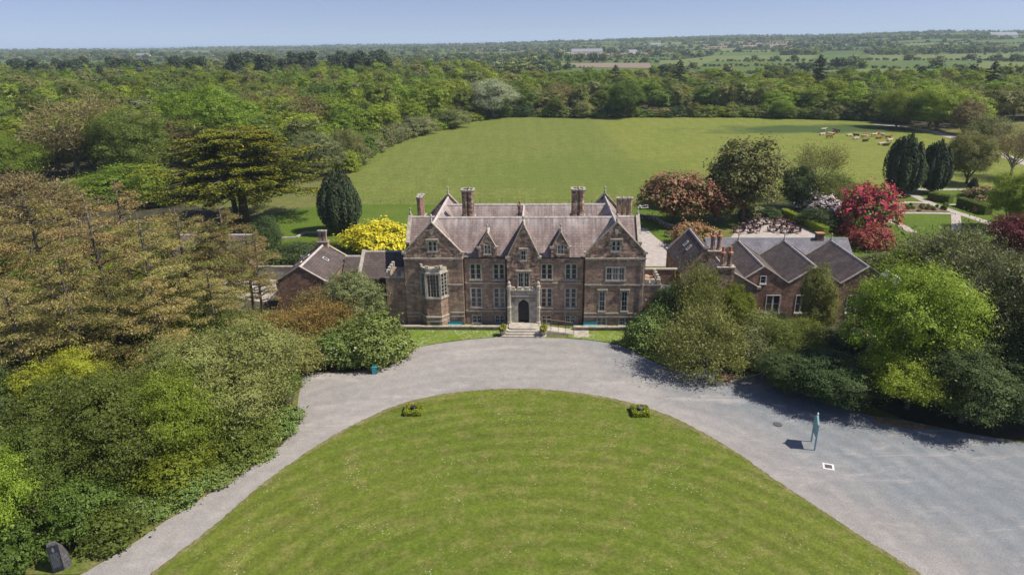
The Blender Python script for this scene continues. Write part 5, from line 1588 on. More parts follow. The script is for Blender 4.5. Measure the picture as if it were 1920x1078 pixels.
T('bush_b', 1765, 545, 440, 190, M['lf_grey'], 'willow_shrub', 'feathery grey green willow between the stables and the garden lawn', 'shrub')
T('bush_b', 1830, 600, 480, 200, M['lf_grey'], 'shrub', 'grey olive shrub below the red flowering bush on the right', 'shrub')
T('bush_c', 1635, 520, 470, 80, M['lf_grey'], 'shrub', 'grey green bush over the right end of the gabled range', 'shrub')
# garden and beyond
T('bronze', 1262, 420, 322, 120, None, 'bronze_tree', 'rounded tree with reddish bronze new leaves right of the house chimneys')
T('bronze', 1340, 418, 340, 100, None, 'bronze_tree', 'smaller bronze tipped tree left of the eucalyptus')
T('euca', 1390, 415, 262, 145, None, 'eucalyptus_tree', 'tall loose crowned brown green tree with pale stem beyond the stables')
T('bush_c', 1275, 385, 315, 110, M['lf_grey'], 'shrub', 'grey green tree top behind the bronze trees', 'shrub')
T('coral', 1300, 462, 420, 90, None, 'pieris_bush', 'coral red domed bush behind the stable block roof', 'shrub')
T('near_d', 1492, 392, 308, 75, M['lf_dark'], 'evergreen_tree', 'dark holly like evergreen right of the eucalyptus')
T('bush_b', 1545, 395, 330, 95, M['lf_olive'], 'shrub', 'olive gold shrub before the pasture', 'shrub')
T('bare_a', 1528, 380, 272, 95, None, 'bare_tree', 'nearly leafless young tree standing out against the pasture')
T('bush_c', 1590, 385, 330, 50, M['lf_mid'], 'shrub', 'upright green shrub left of the crimson rhododendron', 'shrub')
T('flower_bush', 1622, 432, 338, 108, None, 'flowering_rhododendron', 'huge crimson flowering rhododendron in the garden', 'shrub')
T('flower_bush', 1611, 424, 334, 40, None, 'flowering_rhododendron', 'narrow crimson top rising from the left of the huge rhododendron', 'shrub')
T('pink_bush', 1552, 415, 370, 60, None, 'flowering_rhododendron', 'pale pink flowering rhododendron left of the crimson one', 'shrub')
T('pink_bush', 1515, 395, 345, 50, None, 'flowering_rhododendron', 'pale pink flowers on a dark bush below the leafless tree', 'shrub')
T('bush_c', 1545, 425, 390, 90, M['lf_dark'], 'shrub', 'dark shrub under the pale pink rhododendron', 'shrub')
T('coral', 1632, 465, 425, 78, [M['lf_redbush'], M['lf_redbush']], 'red_maple_bush', 'low red leaved maple dome beyond the long shed', 'shrub')
T('coral', 1585, 440, 422, 34, [M['fl_red'], M['lf_redbush']], 'shrub', 'small magenta bush beside the shed chimney', 'shrub')
T('yew_tall', 1688, 367, 250, 74, None, 'yew_tree', 'left of the two tall dark yews at the pasture edge')
T('yew_tall', 1746, 362, 262, 60, None, 'yew_tree', 'right of the two tall dark yews at the pasture edge')
T('yew_round', 1821, 366, 335, 20, None, 'yew_tree', 'small upright dark yew right of the tall yews')
T('near_c', 1812, 345, 246, 92, M['lf_olive'], 'broadleaf_tree', 'thinly leaved olive green tree right of the twin yews')
T('bare_b', 1893, 335, 238, 95, [M['lf_brown']], 'bare_tree', 'brown leafless tree at the right edge beyond the garden')
T('near_c', 1890, 432, 318, 100, M['lf_spring'], 'broadleaf_tree', 'bright green tree with dense crown at the right edge above the copper tree')
T('near_d', 1905, 500, 400, 125, M['lf_copper'], 'copper_tree', 'dark copper red tree at the right edge of the picture')
T('flower_bush', 1835, 490, 448, 75, None, 'flowering_rhododendron', 'crimson flowering bush left of the copper tree', 'shrub')
T('bush_d', 1840, 372, 350, 60, M['lf_brown'], 'shrub', 'brown twiggy bush behind the clipped garden hedge', 'shrub')
T('bush_d', 1410, 405, 385, 50, M['lf_grey'], 'shrub', 'silvery bush behind the cafe terrace', 'shrub')
T('bush_d', 1445, 408, 390, 40, M['lf_dark'], 'shrub', 'dark clipped bush at the back of the cafe terrace', 'shrub')
# trees behind the cedar along the pasture edge
edge = [('near_d', 600, 330, 245, 100, 'lf_grey', 'pale grey green tree between the cedar and the pasture'), ('near_b', 655, 305, 238, 60, 'lf_olive', 'slender olive tree at the near corner of the pasture'),
        ('near_c', 390, 300, 160, 170, 'lf_spring', 'broad high crowned tree behind the cedar'), ('near_c', 255, 335, 205, 150, 'lf_mid', 'rounded green oak left of the cedar'),
        ('wood_bare', 150, 335, 178, 150, 'lf_brown', 'brown still leafless oak high in the left wood'), ('bush_c', 230, 375, 305, 150, 'lf_spring', 'bright green thicket below the left wood'),
        ('bush_c', 160, 385, 330, 120, 'lf_lime', 'light green thicket beside the pale shed roof'), ('bush_b', 60, 420, 335, 190, 'lf_brown', 'russet brown thicket at the left edge'),
        ('near_b', 30, 350, 250, 130, 'lf_spring', 'green tree at the left edge above the russet thicket'), ('bush_c', 300, 385, 300, 90, 'lf_spring', 'bright green bush against the left flank of the cedar')]
for (key, x, by, ty, wd, m, lab) in edge:
    T(key, x, by, ty, wd, M[m], 'broadleaf_tree' if key[:4] in ('near', 'wood') else 'thicket', lab, 'tree' if key[:4] in ('near', 'wood') else 'shrub')


# ------------------------------------------------------------------ woods
def inside(P, poly):
    x, y = P[:, 0], P[:, 1]; c = np.zeros(len(P), bool); n = len(poly)
    for i in range(n):
        x0, y0 = poly[i]; x1, y1 = poly[(i + 1) % n]
        if y0 == y1: continue
        k = ((y0 > y) != (y1 > y)) & (x < (x1 - x0) * (y - y0) / (y1 - y0) + x0)
        c ^= k
    return c


rg = np.random.default_rng(3)
left_poly = GP((-260, 350), (120, 335), (300, 318), (430, 322), (560, 312), (640, 300), (668, 290), (700, 277), (762, 255), (832, 235), (905, 217), (905, 152), (-300, 158))
back_poly = GP((905, 217), (1000, 213), (1200, 213), (1400, 215), (1560, 220), (1650, 229), (1700, 234), (1780, 244), (1840, 232), (2100, 222), (2100, 176), (1500, 174), (905, 168))


def grid_points(poly, sp):
    xs = [p[0] for p in poly]; ys = [p[1] for p in poly]
    X, Y_ = np.meshgrid(np.arange(min(xs), max(xs), sp), np.arange(min(ys), max(ys), sp))
    P = np.column_stack([X.ravel(), Y_.ravel()]); P[:, 0] += (np.round(P[:, 1] / sp) % 2) * sp / 2
    P += rg.uniform(-.42, .42, P.shape) * sp
    P = P[inside(P, poly)]
    th = np.arctan2(P[:, 0], P[:, 1])
    return P[np.abs(th) < .70]


COLS = [('lf_spring', 'spring green'), ('lf_mid', 'mid green'), ('lf_olive', 'olive'), ('lf_lime', 'lime green'), ('lf_brown', 'brown barely leafed'), ('lf_grey', 'grey green')]
WTS = [.34, .31, .14, .11, .05, .05]
rest = {}
allp = []
for wn, poly, sp in (('left', left_poly, 11.5), ('back', back_poly, 11.5)):
    P = grid_points(poly, sp)
    for p in P: allp.append((wn, p[0], p[1]))
sheet('woodland_floor', left_poly, 0.015, M['woodfloor'])
sheet('woodland_floor', back_poly, 0.016, M['woodfloor'])
dist = np.array([math.hypot(a[1], a[2]) - (95 if a[0] == 'back' else 0) for a in allp])
order = np.argsort(dist)
for rank, k in enumerate(order):
    wn, x, y = allp[k]
    ci = rg.choice(len(COLS), p=WTS)
    h = rg.uniform(11.5, 19.5) if wn == 'left' else rg.uniform(10.5, 15.5)
    if wn == 'left': h *= .80 + .2 * min(1, max(0, (y - 190) / 120))
    r = rg.uniform(5.2, 8.4)
    key = 'wood_%d' % rg.integers(0, 5) if COLS[ci][0] != 'lf_brown' else 'wood_bare'
    if rank < 300:
        where = 'in the wood left of the pasture' if wn == 'left' else 'along the far edge of the pasture'
        plant(key, (x, y, 0), h, r, M[COLS[ci][0]], 'woodland_tree', '%s woodland tree %s' % (COLS[ci][1], where), 'tree', '%s trees %s' % (COLS[ci][1], where))
    else:
        rest.setdefault((key, COLS[ci][0]), []).append((x, y, 0, r / 6.2, h / 16))
# bushes along the far pasture hedge: silver willows and low thorn
for k, (x, by, ty, wd, m, lab) in enumerate([(925, 222, 148, 95, 'lf_silver', 'silvery willow at the far left corner of the pasture'), (1042, 220, 180, 34, 'lf_mid', 'small rounded tree standing out from the far hedge'),
                                             (1095, 221, 188, 40, 'lf_olive', 'low olive thorn bush in the far hedge'), (1170, 222, 150, 70, 'lf_mid', 'dark leafy tree leaning over the far hedge'),
                                             (1465, 223, 185, 40, 'lf_spring', 'small green tree at the far hedge right of the centre'), (1755, 245, 160, 105, 'lf_lime', 'broad yellow green tree at the right end of the far hedge'),
                                             (1680, 240, 165, 80, 'lf_spring', 'green tree left of the broad yellow green tree'), (1805, 252, 185, 60, 'lf_brown', 'dark brown tree beside the field track'),
                                             (1850, 262, 215, 80, 'lf_olive', 'olive thicket by the field track at the right'), (730, 268, 225, 60, 'lf_grey', 'grey green willow bush on the left pasture edge'),
                                             (790, 252, 215, 60, 'lf_grey', 'pale thicket on the left pasture edge'), (850, 240, 200, 60, 'lf_olive', 'olive bush on the left pasture edge near the silver willow')]):
    T(['near_c', 'near_b', 'bush_c', 'near_c', 'near_b', 'near_c', 'near_b', 'near_d', 'bush_c', 'bush_c', 'bush_c', 'bush_c'][k], x, by, ty, wd, M[m], 'hedgerow_tree', lab)
for k in range(46):
    px = 930 + k * 16.5 + random.uniform(-6, 6)
    p = G(px, 219.5 + max(0, (px - 1400) * .03))
    plant('scrub', p, random.uniform(3, 6.5), random.uniform(3, 5), M[random.choice(['lf_mid', 'lf_dark', 'lf_olive', 'lf_spring'])], 'hedge_bush', 'low bush in the hedge along the far edge of the pasture', 'shrub', 'hedge bushes along the far edge of the pasture')
for k in range(30):
    t = k / 29; pts_ = [(655, 322), (700, 284), (762, 260), (832, 240), (905, 222)]
    q = t * 4; i = min(3, int(q)); f_ = q - i
    p = G(pts_[i][0] + (pts_[i + 1][0] - pts_[i][0]) * f_ - 5, pts_[i][1] + (pts_[i + 1][1] - pts_[i][1]) * f_)
    plant('scrub', p, random.uniform(3, 7), random.uniform(2.6, 4.5), M[random.choice(['lf_grey', 'lf_mid', 'lf_olive', 'lf_spring'])], 'hedge_bush', 'low bush in the hedge along the left edge of the pasture', 'shrub', 'hedge bushes along the left edge of the pasture')
# dark conifers on the skyline of the left wood and a few spires in the far wood
for k in range(95):
    px = random.choice([random.uniform(60, 330), random.uniform(340, 760), random.uniform(480, 760)])
    d = random.uniform(520, 640); th = math.atan((px - 960) / FPX)
    p = Vector((math.tan(th) * d * .99, d, 0))
    plant('skypine', p, random.uniform(21, 29) * (.9 if px < 330 else 1), random.uniform(3.6, 5.5), M['lf_conifer'], 'dark_pine', 'dark conifer on the skyline of the left wood', 'tree', 'dark conifers on the skyline of the left wood')
for k, (px, d, h, lab) in enumerate([(1515, 372, 25, 'tall pointed conifer in the far wood right of the centre'), (1265, 380, 23, 'tall dark conifer in the middle of the far wood'), (1830, 330, 22, 'dark conifer in the far wood near the right edge'), (1150, 400, 20, 'small dark conifer rising from the far wood')]):
    th = math.atan((px - 960) / FPX)
    plant('spruce', (math.tan(th) * d, d, 0), h, 4.2, None, 'spruce_tree', lab)


def scatter(name, pts, key, mat, label, cat):
    """one mass too many to count: instances of a crown on points"""
    src = bpy.data.objects.get('crown_source_' + key + mat)
    P = np.array(pts)
    me = bpy.data.meshes.new(name)
    me.vertices.add(len(P)); me.vertices.foreach_set('co', P[:, :3].astype(np.float32).ravel())
    at = me.attributes.new('inst_scale', 'FLOAT_VECTOR', 'POINT')
    at.data.foreach_set('vector', np.column_stack([P[:, 3], P[:, 3], P[:, 4]]).astype(np.float32).ravel())
    ar = me.attributes.new('inst_rot', 'FLOAT_VECTOR', 'POINT')
    ar.data.foreach_set('vector', np.column_stack([np.zeros(len(P)), np.zeros(len(P)), rg.uniform(0, 6.28, len(P))]).astype(np.float32).ravel())
    o = link_mesh(name, me)
    ng = bpy.data.node_groups.new(name + '_nodes', 'GeometryNodeTree')
    ng.interface.new_socket('Geometry', in_out='INPUT', socket_type='NodeSocketGeometry')
    ng.interface.new_socket('Geometry', in_out='OUTPUT', socket_type='NodeSocketGeometry')
    gi = ng.nodes.new('NodeGroupInput'); go = ng.nodes.new('NodeGroupOutput')
    oi = ng.nodes.new('GeometryNodeObjectInfo'); oi.inputs['Object'].default_value = SOURCE[(key, mat)]; oi.inputs['As Instance'].default_value = True
    ip = ng.nodes.new('GeometryNodeInstanceOnPoints')
    na = ng.nodes.new('GeometryNodeInputNamedAttribute'); na.data_type = 'FLOAT_VECTOR'; na.inputs['Name'].default_value = 'inst_scale'
    nr = ng.nodes.new('GeometryNodeInputNamedAttribute'); nr.data_type = 'FLOAT_VECTOR'; nr.inputs['Name'].default_value = 'inst_rot'
    L = ng.links.new
    L(gi.outputs[0], ip.inputs['Points']); L(oi.outputs['Geometry'], ip.inputs['Instance'])
    L(na.outputs[0], ip.inputs['Scale']); L(nr.outputs[0], ip.inputs['Rotation']); L(ip.outputs[0], go.inputs[0])
    md = o.modifiers.new('scatter', 'NODES'); md.node_group = ng
    tag(o, label, cat, None, 'stuff')
    return o


SOURCE = {}
for o in list(bpy.data.objects):       # real trees already standing serve as sources for the mass behind them
    if o.name.startswith('crown') and o.parent and o.parent.name.startswith('woodland_tree'):
        key = o.data.name.replace('_crown', ''); mt = o.material_slots[0].material
        for cn, _ in COLS:
            if M[cn] == mt: SOURCE.setdefault((key, cn), o)
n_drop = 0
for (key, cn), pts in rest.items():
    if (key, cn) in SOURCE:
        scatter('distant_woodland', pts, key, cn, 'dense mass of spring woodland behind the nearer wood trees', 'woodland')
    else: n_drop += len(pts)

# far countryside: hedgerows and copses
N = 60000
th = rg.uniform(-.72, .72, N); d = np.exp(rg.uniform(math.log(560), math.log(6800), N))
P = np.column_stack([np.sin(th) * d, np.cos(th) * d])
i1, d1, d2 = nearest2(P)
gap = d2 - d1
far_fields = [GP((1040, 127), (1222, 129), (1218, 119), (1050, 119)), GP((1226, 129), (1302, 129), (1345, 113), (1240, 114)),
              GP((1300, 134), (1420, 136), (1450, 128), (1330, 126)), GP((1520, 112), (1640, 112), (1618, 98), (1545, 98)), GP((1830, 130), (1930, 132), (1930, 118), (1840, 117)),
              GP((1060, 137), (1240, 139), (1230, 131), (1070, 130)), GP((200, 103), (420, 101), (400, 96), (230, 97))]
infield = np.zeros(N, bool)
for q in far_fields: infield |= inside(P, q)
is_wood = (np.arange(len(seeds)) * 7919 % 100 < 9)[i1]
band = (P[:, 1] < 1000) & (rg.uniform(size=N) < .10)
keep = ( (is_wood & (rg.uniform(size=N) < .35)) | (rg.uniform(size=N) < .01)) & ~infield
wmask = inside(P, left_poly) | inside(P, back_poly)
keep &= ~wmask
keep &= ~((d < 1050) & (rg.uniform(size=N) < .5))
P = P[keep]; d = d[keep]; isw = is_wood[keep]
SS = seeds * np.array([1, 1.5])
hp = []
for i in range(len(SS)):
    if np.abs(np.arctan2(seeds[i, 0], seeds[i, 1])) > .76 or np.hypot(*seeds[i]) > 5600: continue
    dv = np.hypot(*(SS - SS[i]).T); nb = np.argsort(dv)[1:15]
    for j in nb[:9]:
        if j < i: continue
        mid = (SS[i] + SS[j]) / 2; dr = SS[j] - SS[i]; dr = np.array([-dr[1], dr[0]]) / np.hypot(*dr)
        q = mid + dr * (np.arange(-260, 260, 6.5) + rg.uniform(-2, 2, 80))[:, None]
        di = np.hypot(*(q - SS[i]).T)
        ok = np.all(np.stack([np.hypot(*(q - SS[k]).T) for k in nb if k != j]) >= di, axis=0)
        if ok.any(): hp.append(q[ok] / np.array([1, 1.5]))
hp = np.vstack(hp); hp += rg.normal(scale=1.2, size=hp.shape)
hd = np.hypot(hp[:, 0], hp[:, 1])
hk = (hd > 500) & (np.abs(np.arctan2(hp[:, 0], hp[:, 1])) < .72) & ~inside(hp, left_poly) & ~inside(hp, back_poly)
for q in far_fields: hk &= ~inside(hp, q)
hp = hp[hk]
P = np.vstack([P, hp]); isw = np.concatenate([isw, np.zeros(len(hp), bool)])
Z = terrain(P[:, 0], P[:, 1])
fm = ['lf_mid', 'lf_olive', 'lf_dark', 'lf_grey']
# four hedgerow trees beside the first far field serve as the sources
for k, (px, py) in enumerate([(1068, 118), (1088, 118), (1112, 118), (1130, 118)]):
    p = G(px, py)
    r_ = plant('far', (p.x, p.y, 0), 12, 6.5, M[fm[k]], 'hedgerow_tree', 'spaced hedgerow tree beside the pale tilled far field, %s from the left' % ORD[k], 'tree', 'spaced hedgerow trees by the tilled field')
    SOURCE[('far', fm[k])] = [c for c in r_.children if c.name.startswith('crown')][0]
pick = rg.integers(0, 4, len(P))
for k in range(4):
    s_ = pick == k
    sz = np.where(isw[s_], rg.uniform(.6, 1.0, s_.sum()), rg.choice([.24, .28, .32, .36, .42, .75, 1.0], s_.sum(), p=[.2, .2, .2, .15, .12, .09, .04]))
    scatter('far_hedgerows', np.column_stack([P[s_], Z[s_] - .3, sz, sz * rg.uniform(.75, 1.1, s_.sum())]), 'far', fm[k], 'far hedgerows and copses across the plain to the horizon', 'hedgerow')
for k, q in enumerate(far_fields):
    sheet('far_field', q, .4, [FAR[3], FAR[1], FAR[0], FAR[0], FAR[1], FAR[0], FAR[1]][k])
# far farm buildings
def farm(px, py, L_, w_, hh, lab, wall='farm_white'):
    p = G(px, py); z = float(terrain(p.x, p.y))
    if z > 1:
        for _ in range(12):
            p = G(px, py, z); z = float(terrain(p.x, p.y))
    e = empty('farm_building', (p.x, p.y, z), random.uniform(-.4, .4)); tag(e, lab, 'farm')
    m_ = MB(); m_.box(-L_ / 2, L_ / 2, -w_ / 2, w_ / 2, -.5, hh); m_.build('wall', M[wall], e)
    m_ = MB(); m_.prism([(-w_ / 2 - .3, hh), (w_ / 2 + .3, hh), (0, hh + w_ * .35)], lambda q: (-L_ / 2 - .2, q[0], q[1]), lambda q: (L_ / 2 + .2, q[0], q[1])); m_.build('roof', M['farm_roof'], e)


farm(1100, 103, 70, 18, 6, 'long grey roofed barn in the distance beyond the tilled field')
farm(1068, 107, 14, 8, 6, 'white farmhouse left of the long distant barn')
farm(1185, 103, 20, 10, 6, 'white farmhouse between trees beyond the tilled field')
farm(1228, 91, 35, 14, 7, 'distant white barn near the centre right skyline')
farm(1768, 75, 60, 20, 9, 'long white building high on the distant right hillside')
farm(1875, 86, 80, 25, 8, 'large pale roofed shed far off at the right edge')
farm(1500, 78, 30, 14, 7, 'white house on the distant slope right of the centre')
farm(1670, 76, 25, 12, 8, 'white house on the distant slope left of the long white building')
farm(10, 95, 60, 18, 10, 'pale building on the far plain at the left edge')
farm(270, 110, 28, 12, 7, 'white house on the plain beyond the skyline conifers')
farm(905, 85, 30, 14, 8, 'pale house on the horizon left of the hilltop copse')

# ------------------------------------------------------------------ garden ground
sheet('garden_lawn', GP((1440, 402), (1560, 392), (1640, 374), (1780, 354), (1960, 346), (2050, 470), (1620, 490), (1545, 470)), 0.045, M['rear_lawn'])
sheet('side_path', GP((1192, 425), (1212, 430), (1232, 448), (1246, 457), (1275, 457), (1262, 500), (1188, 500)), 0.06, M['path'])
sheet('cafe_terrace', GP((1370, 446), (1392, 418), (1430, 409), (1466, 406), (1500, 420), (1548, 446)), 0.06, M['path'])


def strip(name, pts, w_px, z, mat):
    P = smooth_line([tuple(G(*p))[:2] for p in pts], 4)
    P = [Vector(p) for p in P]
    left, right = [], []
    for i, p in enumerate(P):
        d = (P[min(i + 1, len(P) - 1)] - P[max(0, i - 1)]).normalized(); n = Vector((-d.y, d.x)) * w_px / 2
        left.append(p + n); right.append(p - n)
    return sheet(name, [tuple(p) for p in left] + [tuple(p) for p in reversed(right)], z, mat)


strip('garden_path', [(1712, 366), (1745, 382), (1790, 398), (1840, 414), (1880, 430)], 1.9, .06, M['path'])
strip('garden_path', [(1674, 400), (1730, 400), (1786, 401)], 1.2, .064, M['path'])
strip('garden_path', [(1676, 381), (1715, 380), (1740, 382)], 1.3, .068, M['path'])
strip('garden_path', [(1792, 402), (1793, 420), (1794, 446)], 1.6, .072, M['path'])
strip('garden_path', [(1660, 410), (1690, 424), (1712, 436)], 1.7, .076, M['path'])
strip('garden_path', [(1780, 385), (1812, 384), (1850, 388)], 1.1, .080, M['path'])
sheet('rose_bed', GP((1678, 398), (1680, 386), (1730, 384), (1762, 390), (1782, 398)), .07, M['soil'])
strip('field_track', [(1640, 233), (1690, 238), (1740, 246), (1800, 262), (1860, 285), (1920, 305), (1990, 330)], 4.0, .05, M['path'])
strip('field_track', [(1660, 358), (1710, 356), (1770, 356), (1840, 356)], 1.5, .055, M['path'])
sheet('tree_bed', GP((1340, 722), (1350, 700), (1400, 692), (1432, 694), (1430, 700), (1385, 712)), .045, M['soil'])
for k in range(26):
    p = G(random.uniform(1682, 1776), random.uniform(387, 397))
    plant('ball', (p.x, p.y, .05), random.uniform(.4, .8), random.uniform(.25, .45), M[random.choice(['lf_bronze', 'lf_mid', 'lf_olive'])], 'rose_bush', 'small rose bush in the bare soil of the long garden bed', 'shrub', 'rose bushes in the long garden bed')


def clipped_hedge(a, b, w_, h_, mat, label, name='clipped_hedge'):
    """straight clipped hedge: leafy skin over a box"""
    a, b = Vector(a), Vector(b); d = b - a; L_ = d.length; ang = math.atan2(d.y, d.x)
    root = empty(name, (a.x + d.x / 2, a.y + d.y / 2, 0), ang); tag(root, label, 'hedge')
    rgh = np.random.default_rng(int(L_ * 100))
    m_ = MB(); m_.box(-L_ / 2, L_ / 2, -w_ / 2 + .1, w_ / 2 - .1, 0, h_ - .1); m_.build('core', mat, root)
    n = int(min(9000, (L_ * (2 * h_ + w_)) * 70))
    face = rgh.uniform(0, 2 * h_ + w_, n)
    x = rgh.uniform(-L_ / 2, L_ / 2, n)
    c = np.zeros((n, 3)); nn = np.zeros((n, 3)); c[:, 0] = x
    s1 = face < h_; s2 = (face >= h_) & (face < h_ + w_); s3 = face >= h_ + w_
    c[s1, 1] = -w_ / 2; c[s1, 2] = face[s1]; nn[s1, 1] = -1
    c[s2, 1] = face[s2] - h_ - w_ / 2; c[s2, 2] = h_; nn[s2, 2] = 1
    c[s3, 1] = w_ / 2; c[s3, 2] = 2 * h_ + w_ - face[s3]; nn[s3, 1] = 1
    c += rgh.normal(scale=.06, size=c.shape)
    v, f = leaf_quads(c, unit(nn + rgh.normal(scale=.4, size=c.shape)), np.full(n, .2), np.full(n, .14), rgh)
    link_mesh('foliage', fast_mesh('foliage', v, f, [mat]), root)
    return root


clipped_hedge(G(1468, 405), G(1548, 442), 1.1, 1.5, M['lf_lime'], 'bright green clipped hedge running beside the cafe terrace')
clipped_hedge(G(1742, 374), G(1782, 382), 1.6, 1.6, M['lf_mid'], 'dark clipped hedge behind the orange flowers')
clipped_hedge(G(1798, 386), G(1852, 404), 1.6, 1.8, M['lf_mid'], 'dark clipped hedge leading to the bright green tree at right')
for (x, y, lab) in ((1757, 377, 'orange azalea beside the dark clipped hedge'), (1767, 378, 'larger orange azalea at the hedge end by the garden path'), (1748, 375, 'small orange azalea left of the other two'), (1832, 398, 'orange red flower clump by the right hand hedge'), (1507, 414, 'yellow orange flower clump behind the terrace hedge'), (1573, 396, 'coral flower clump left of the crimson rhododendron')):
    p = G(x, y); plant('ball', (p.x, p.y, .05), 1.1, .7, M['fl_orange'], 'azalea', lab, 'shrub')
for (x, y, lab) in ((1528, 420, 'leafy green garden plants beyond the terrace hedge'), (1560, 424, 'pale green plant clump left of the red maple dome'), (1520, 410, 'tall pale green plant behind the yellow flowers'), (1545, 432, 'low pale green planting inside the clipped hedge')):
    p = G(x, y); plant('bush_d', (p.x, p.y, 0), 1.3, 1.6, M['lf_lime'], 'garden_plant', lab, 'shrub')

# low curving garden wall
gw = [(1196, 409), (1226, 413), (1244, 424), (1262, 430), (1296, 434), (1325, 440), (1350, 446)]
P = smooth_line([tuple(G(*p))[:2] for p in gw], 5)
gwr = empty('garden_wall', (P[0][0], P[0][1], 0)); tag(gwr, 'low curving stone garden wall under the bronze leaved tree', 'wall')
wl = MB(); cp = MB()
for p, q in zip(P[:-1], P[1:]):
    a = Vector((p[0] - P[0][0], p[1] - P[0][1], .35)); b = Vector((q[0] - P[0][0], q[1] - P[0][1], .35)); e_ = (b - a).normalized() * .05
    wl.beam(a - e_, b + e_, .4, .7); cp.beam(a - e_ + Vector((0, 0, .41)), b + e_ + Vector((0, 0, .41)), .52, .12)
wl.build('wall', M['rubble'], gwr); cp.build('coping', M['stone'], gwr)

kp = [tuple(G(*q))[:2] for q in ((520, 449), (556, 447), (562, 443), (572, 438), (610, 437))]
t = empty('lawn_kerb', (kp[0][0], kp[0][1], 0)); tag(t, 'low pale stone edging stepping across the rear lawn behind the lodge', 'kerb')
for p, q in zip(kp[:-1], kp[1:]):
    a = Vector((p[0] - kp[0][0], p[1] - kp[0][1], .15)); b = Vector((q[0] - kp[0][0], q[1] - kp[0][1], .15))
    m_ = MB(); m_.beam(a, a.lerp(b, .99), .45, .35); m_.build('kerb_stone', M['stone'], t)

# ------------------------------------------------------------------ cafe tables and chairs
def make_chair():
    t = empty('cafe_chair', (0, 0, 0))
    m_ = MB(); m_.box(-.24, .24, -.24, .24, .42, .48); m_.build('seat', M['chair'], t)
    m_ = MB(); m_.hexa([(-.24, .22, .5), (.24, .22, .5), (.24, .26, .5), (-.24, .26, .5), (-.22, .30, .92), (.22, .30, .92), (.22, .34, .92), (-.22, .34, .92)]); m_.build('backrest', M['chair'], t)
    for sx in (-1, 1):
        for sy in (-1, 1):
            m_ = MB(); m_.tube([(sx * .21, sy * .21, 0), (sx * .2, sy * .2, .42)], .025, 5); m_.build('leg', M['chair'], t)
    return t


def make_table():
    t = empty('cafe_table', (0, 0, 0))
    m_ = MB(); m_.lathe([(.5, .70), (.55, .72), (.55, .75), (.5, .76)], 0, 0, 14); m_.build('table_top', M['chair'], t)
    m_ = MB(); m_.lathe([(.05, .06), (.04, .7)], 0, 0, 8); m_.build('pedestal', M['iron'], t)
    m_ = MB(); m_.lathe([(.26, 0), (.26, .04), (.05, .06)], 0, 0, 10); m_.build('base', M['iron'], t)
    return t


c0, t0 = make_chair(), make_table(); used = [False, False]
spots = [(1386, 437), (1398, 429), (1408, 420), (1420, 428), (1412, 437), (1402, 413), (1424, 416), (1444, 421), (1458, 427), (1450, 435), (1470, 420), (1482, 430), (1474, 438), (1492, 437), (1486, 423), (1462, 416)]
for k, (x, y) in enumerate(spots):
    p = G(x, y)
    t = t0 if not used[0] else copy_tree(t0); used[0] = True
    t.location = (p.x, p.y, .065); tag(t, 'small round dark table on the paved cafe terrace', 'table', 'tables on the cafe terrace')
    a0 = random.uniform(0, 1.5)
    for q in range(4):
        a = a0 + q * 1.57 + random.uniform(-.25, .25)
        c = c0 if not used[1] else copy_tree(c0); used[1] = True
        c.location = (p.x + math.cos(a) * .85, p.y + math.sin(a) * .85, .065); c.rotation_euler = (0, 0, a - math.pi / 2)
        tag(c, 'dark red brown chair at a round table on the cafe terrace', 'chair', 'chairs on the cafe terrace')


# ------------------------------------------------------------------ small things near the house
def make_picnic(loc, rz, label, mat):
    t = empty('picnic_bench', loc, rz); tag(t, label, 'bench')
    for k in range(4):
        m_ = MB(); m_.box(-.9, .9, -.36 + k * .18, -.20 + k * .18, .72, .77); m_.build('plank', mat, t)
    for sg in (-1, 1):
        for k in range(2):
            m_ = MB(); y = sg * .75 + (k - .5) * .15; m_.box(-.9, .9, y - .065, y + .065, .42, .46); m_.build('plank', mat, t)
        for x in (-.65, .65):
            m_ = MB(); m_.beam((x, sg * .3, .72), (x, sg * .6, 0), .09, .06); m_.build('leg', mat, t)
    for x in (-.65, .65):
        m_ = MB(); m_.box(x + .05, x + .13, -.85, .85, .36, .42); m_.build('crossbar', mat, t)


make_picnic(G(1207, 392), .15, 'white picnic bench on the lawn beyond the right chimney', M['white'])
bn = empty('garden_bench', G(1253, 444), 2.0); tag(bn, 'small wooden bench beside the side path', 'bench')
for k in range(3):
    m_ = MB(); m_.box(-.75, .75, -.25 + k * .17, -.11 + k * .17, .42, .46); m_.build('slat', M['wood'], bn)
for k in range(3):
    m_ = MB(); m_.box(-.75, .75, .27, .31, .55 + k * .14, .66 + k * .14); m_.build('slat', M['wood'], bn)
for x in (-.65, .65):
    for y, z in ((-.2, .42), (.29, .97)):
        m_ = MB(); m_.box(x - .04, x + .04, y - .04 + (.07 if y > 0 else 0), y + .03 + (.07 if y > 0 else 0), 0, z); m_.build('leg', M['wood'], bn)


def teal_bench(u, label):
    t = empty('bench', H(u, -.42), HYAW); t.scale = (1, 1, .82); tag(t, label, 'bench')
    for k in range(3):
        m_ = MB(); m_.box(-.85, .85, -.34 + k * .14, -.22 + k * .14, .52, .56); m_.build('slat', M['teal'], t)
    for k in range(3):
        m_ = MB(); m_.box(-.85, .85, .10, .14, 0.58 + k * .1, .66 + k * .1); m_.build('slat', M['teal'], t)
    for x in (-.75, .75):
        for y, z in ((-.3, .52), (.17, .84)):
            m_ = MB(); m_.box(x - .04, x + .04, y - .03, y + .03, 0, z); m_.build('leg', M['teal'], t)


teal_bench(-8.4, 'turquoise bench against the wall right of the bay window')
teal_bench(8.1, 'turquoise bench against the foot of the right hand gable')


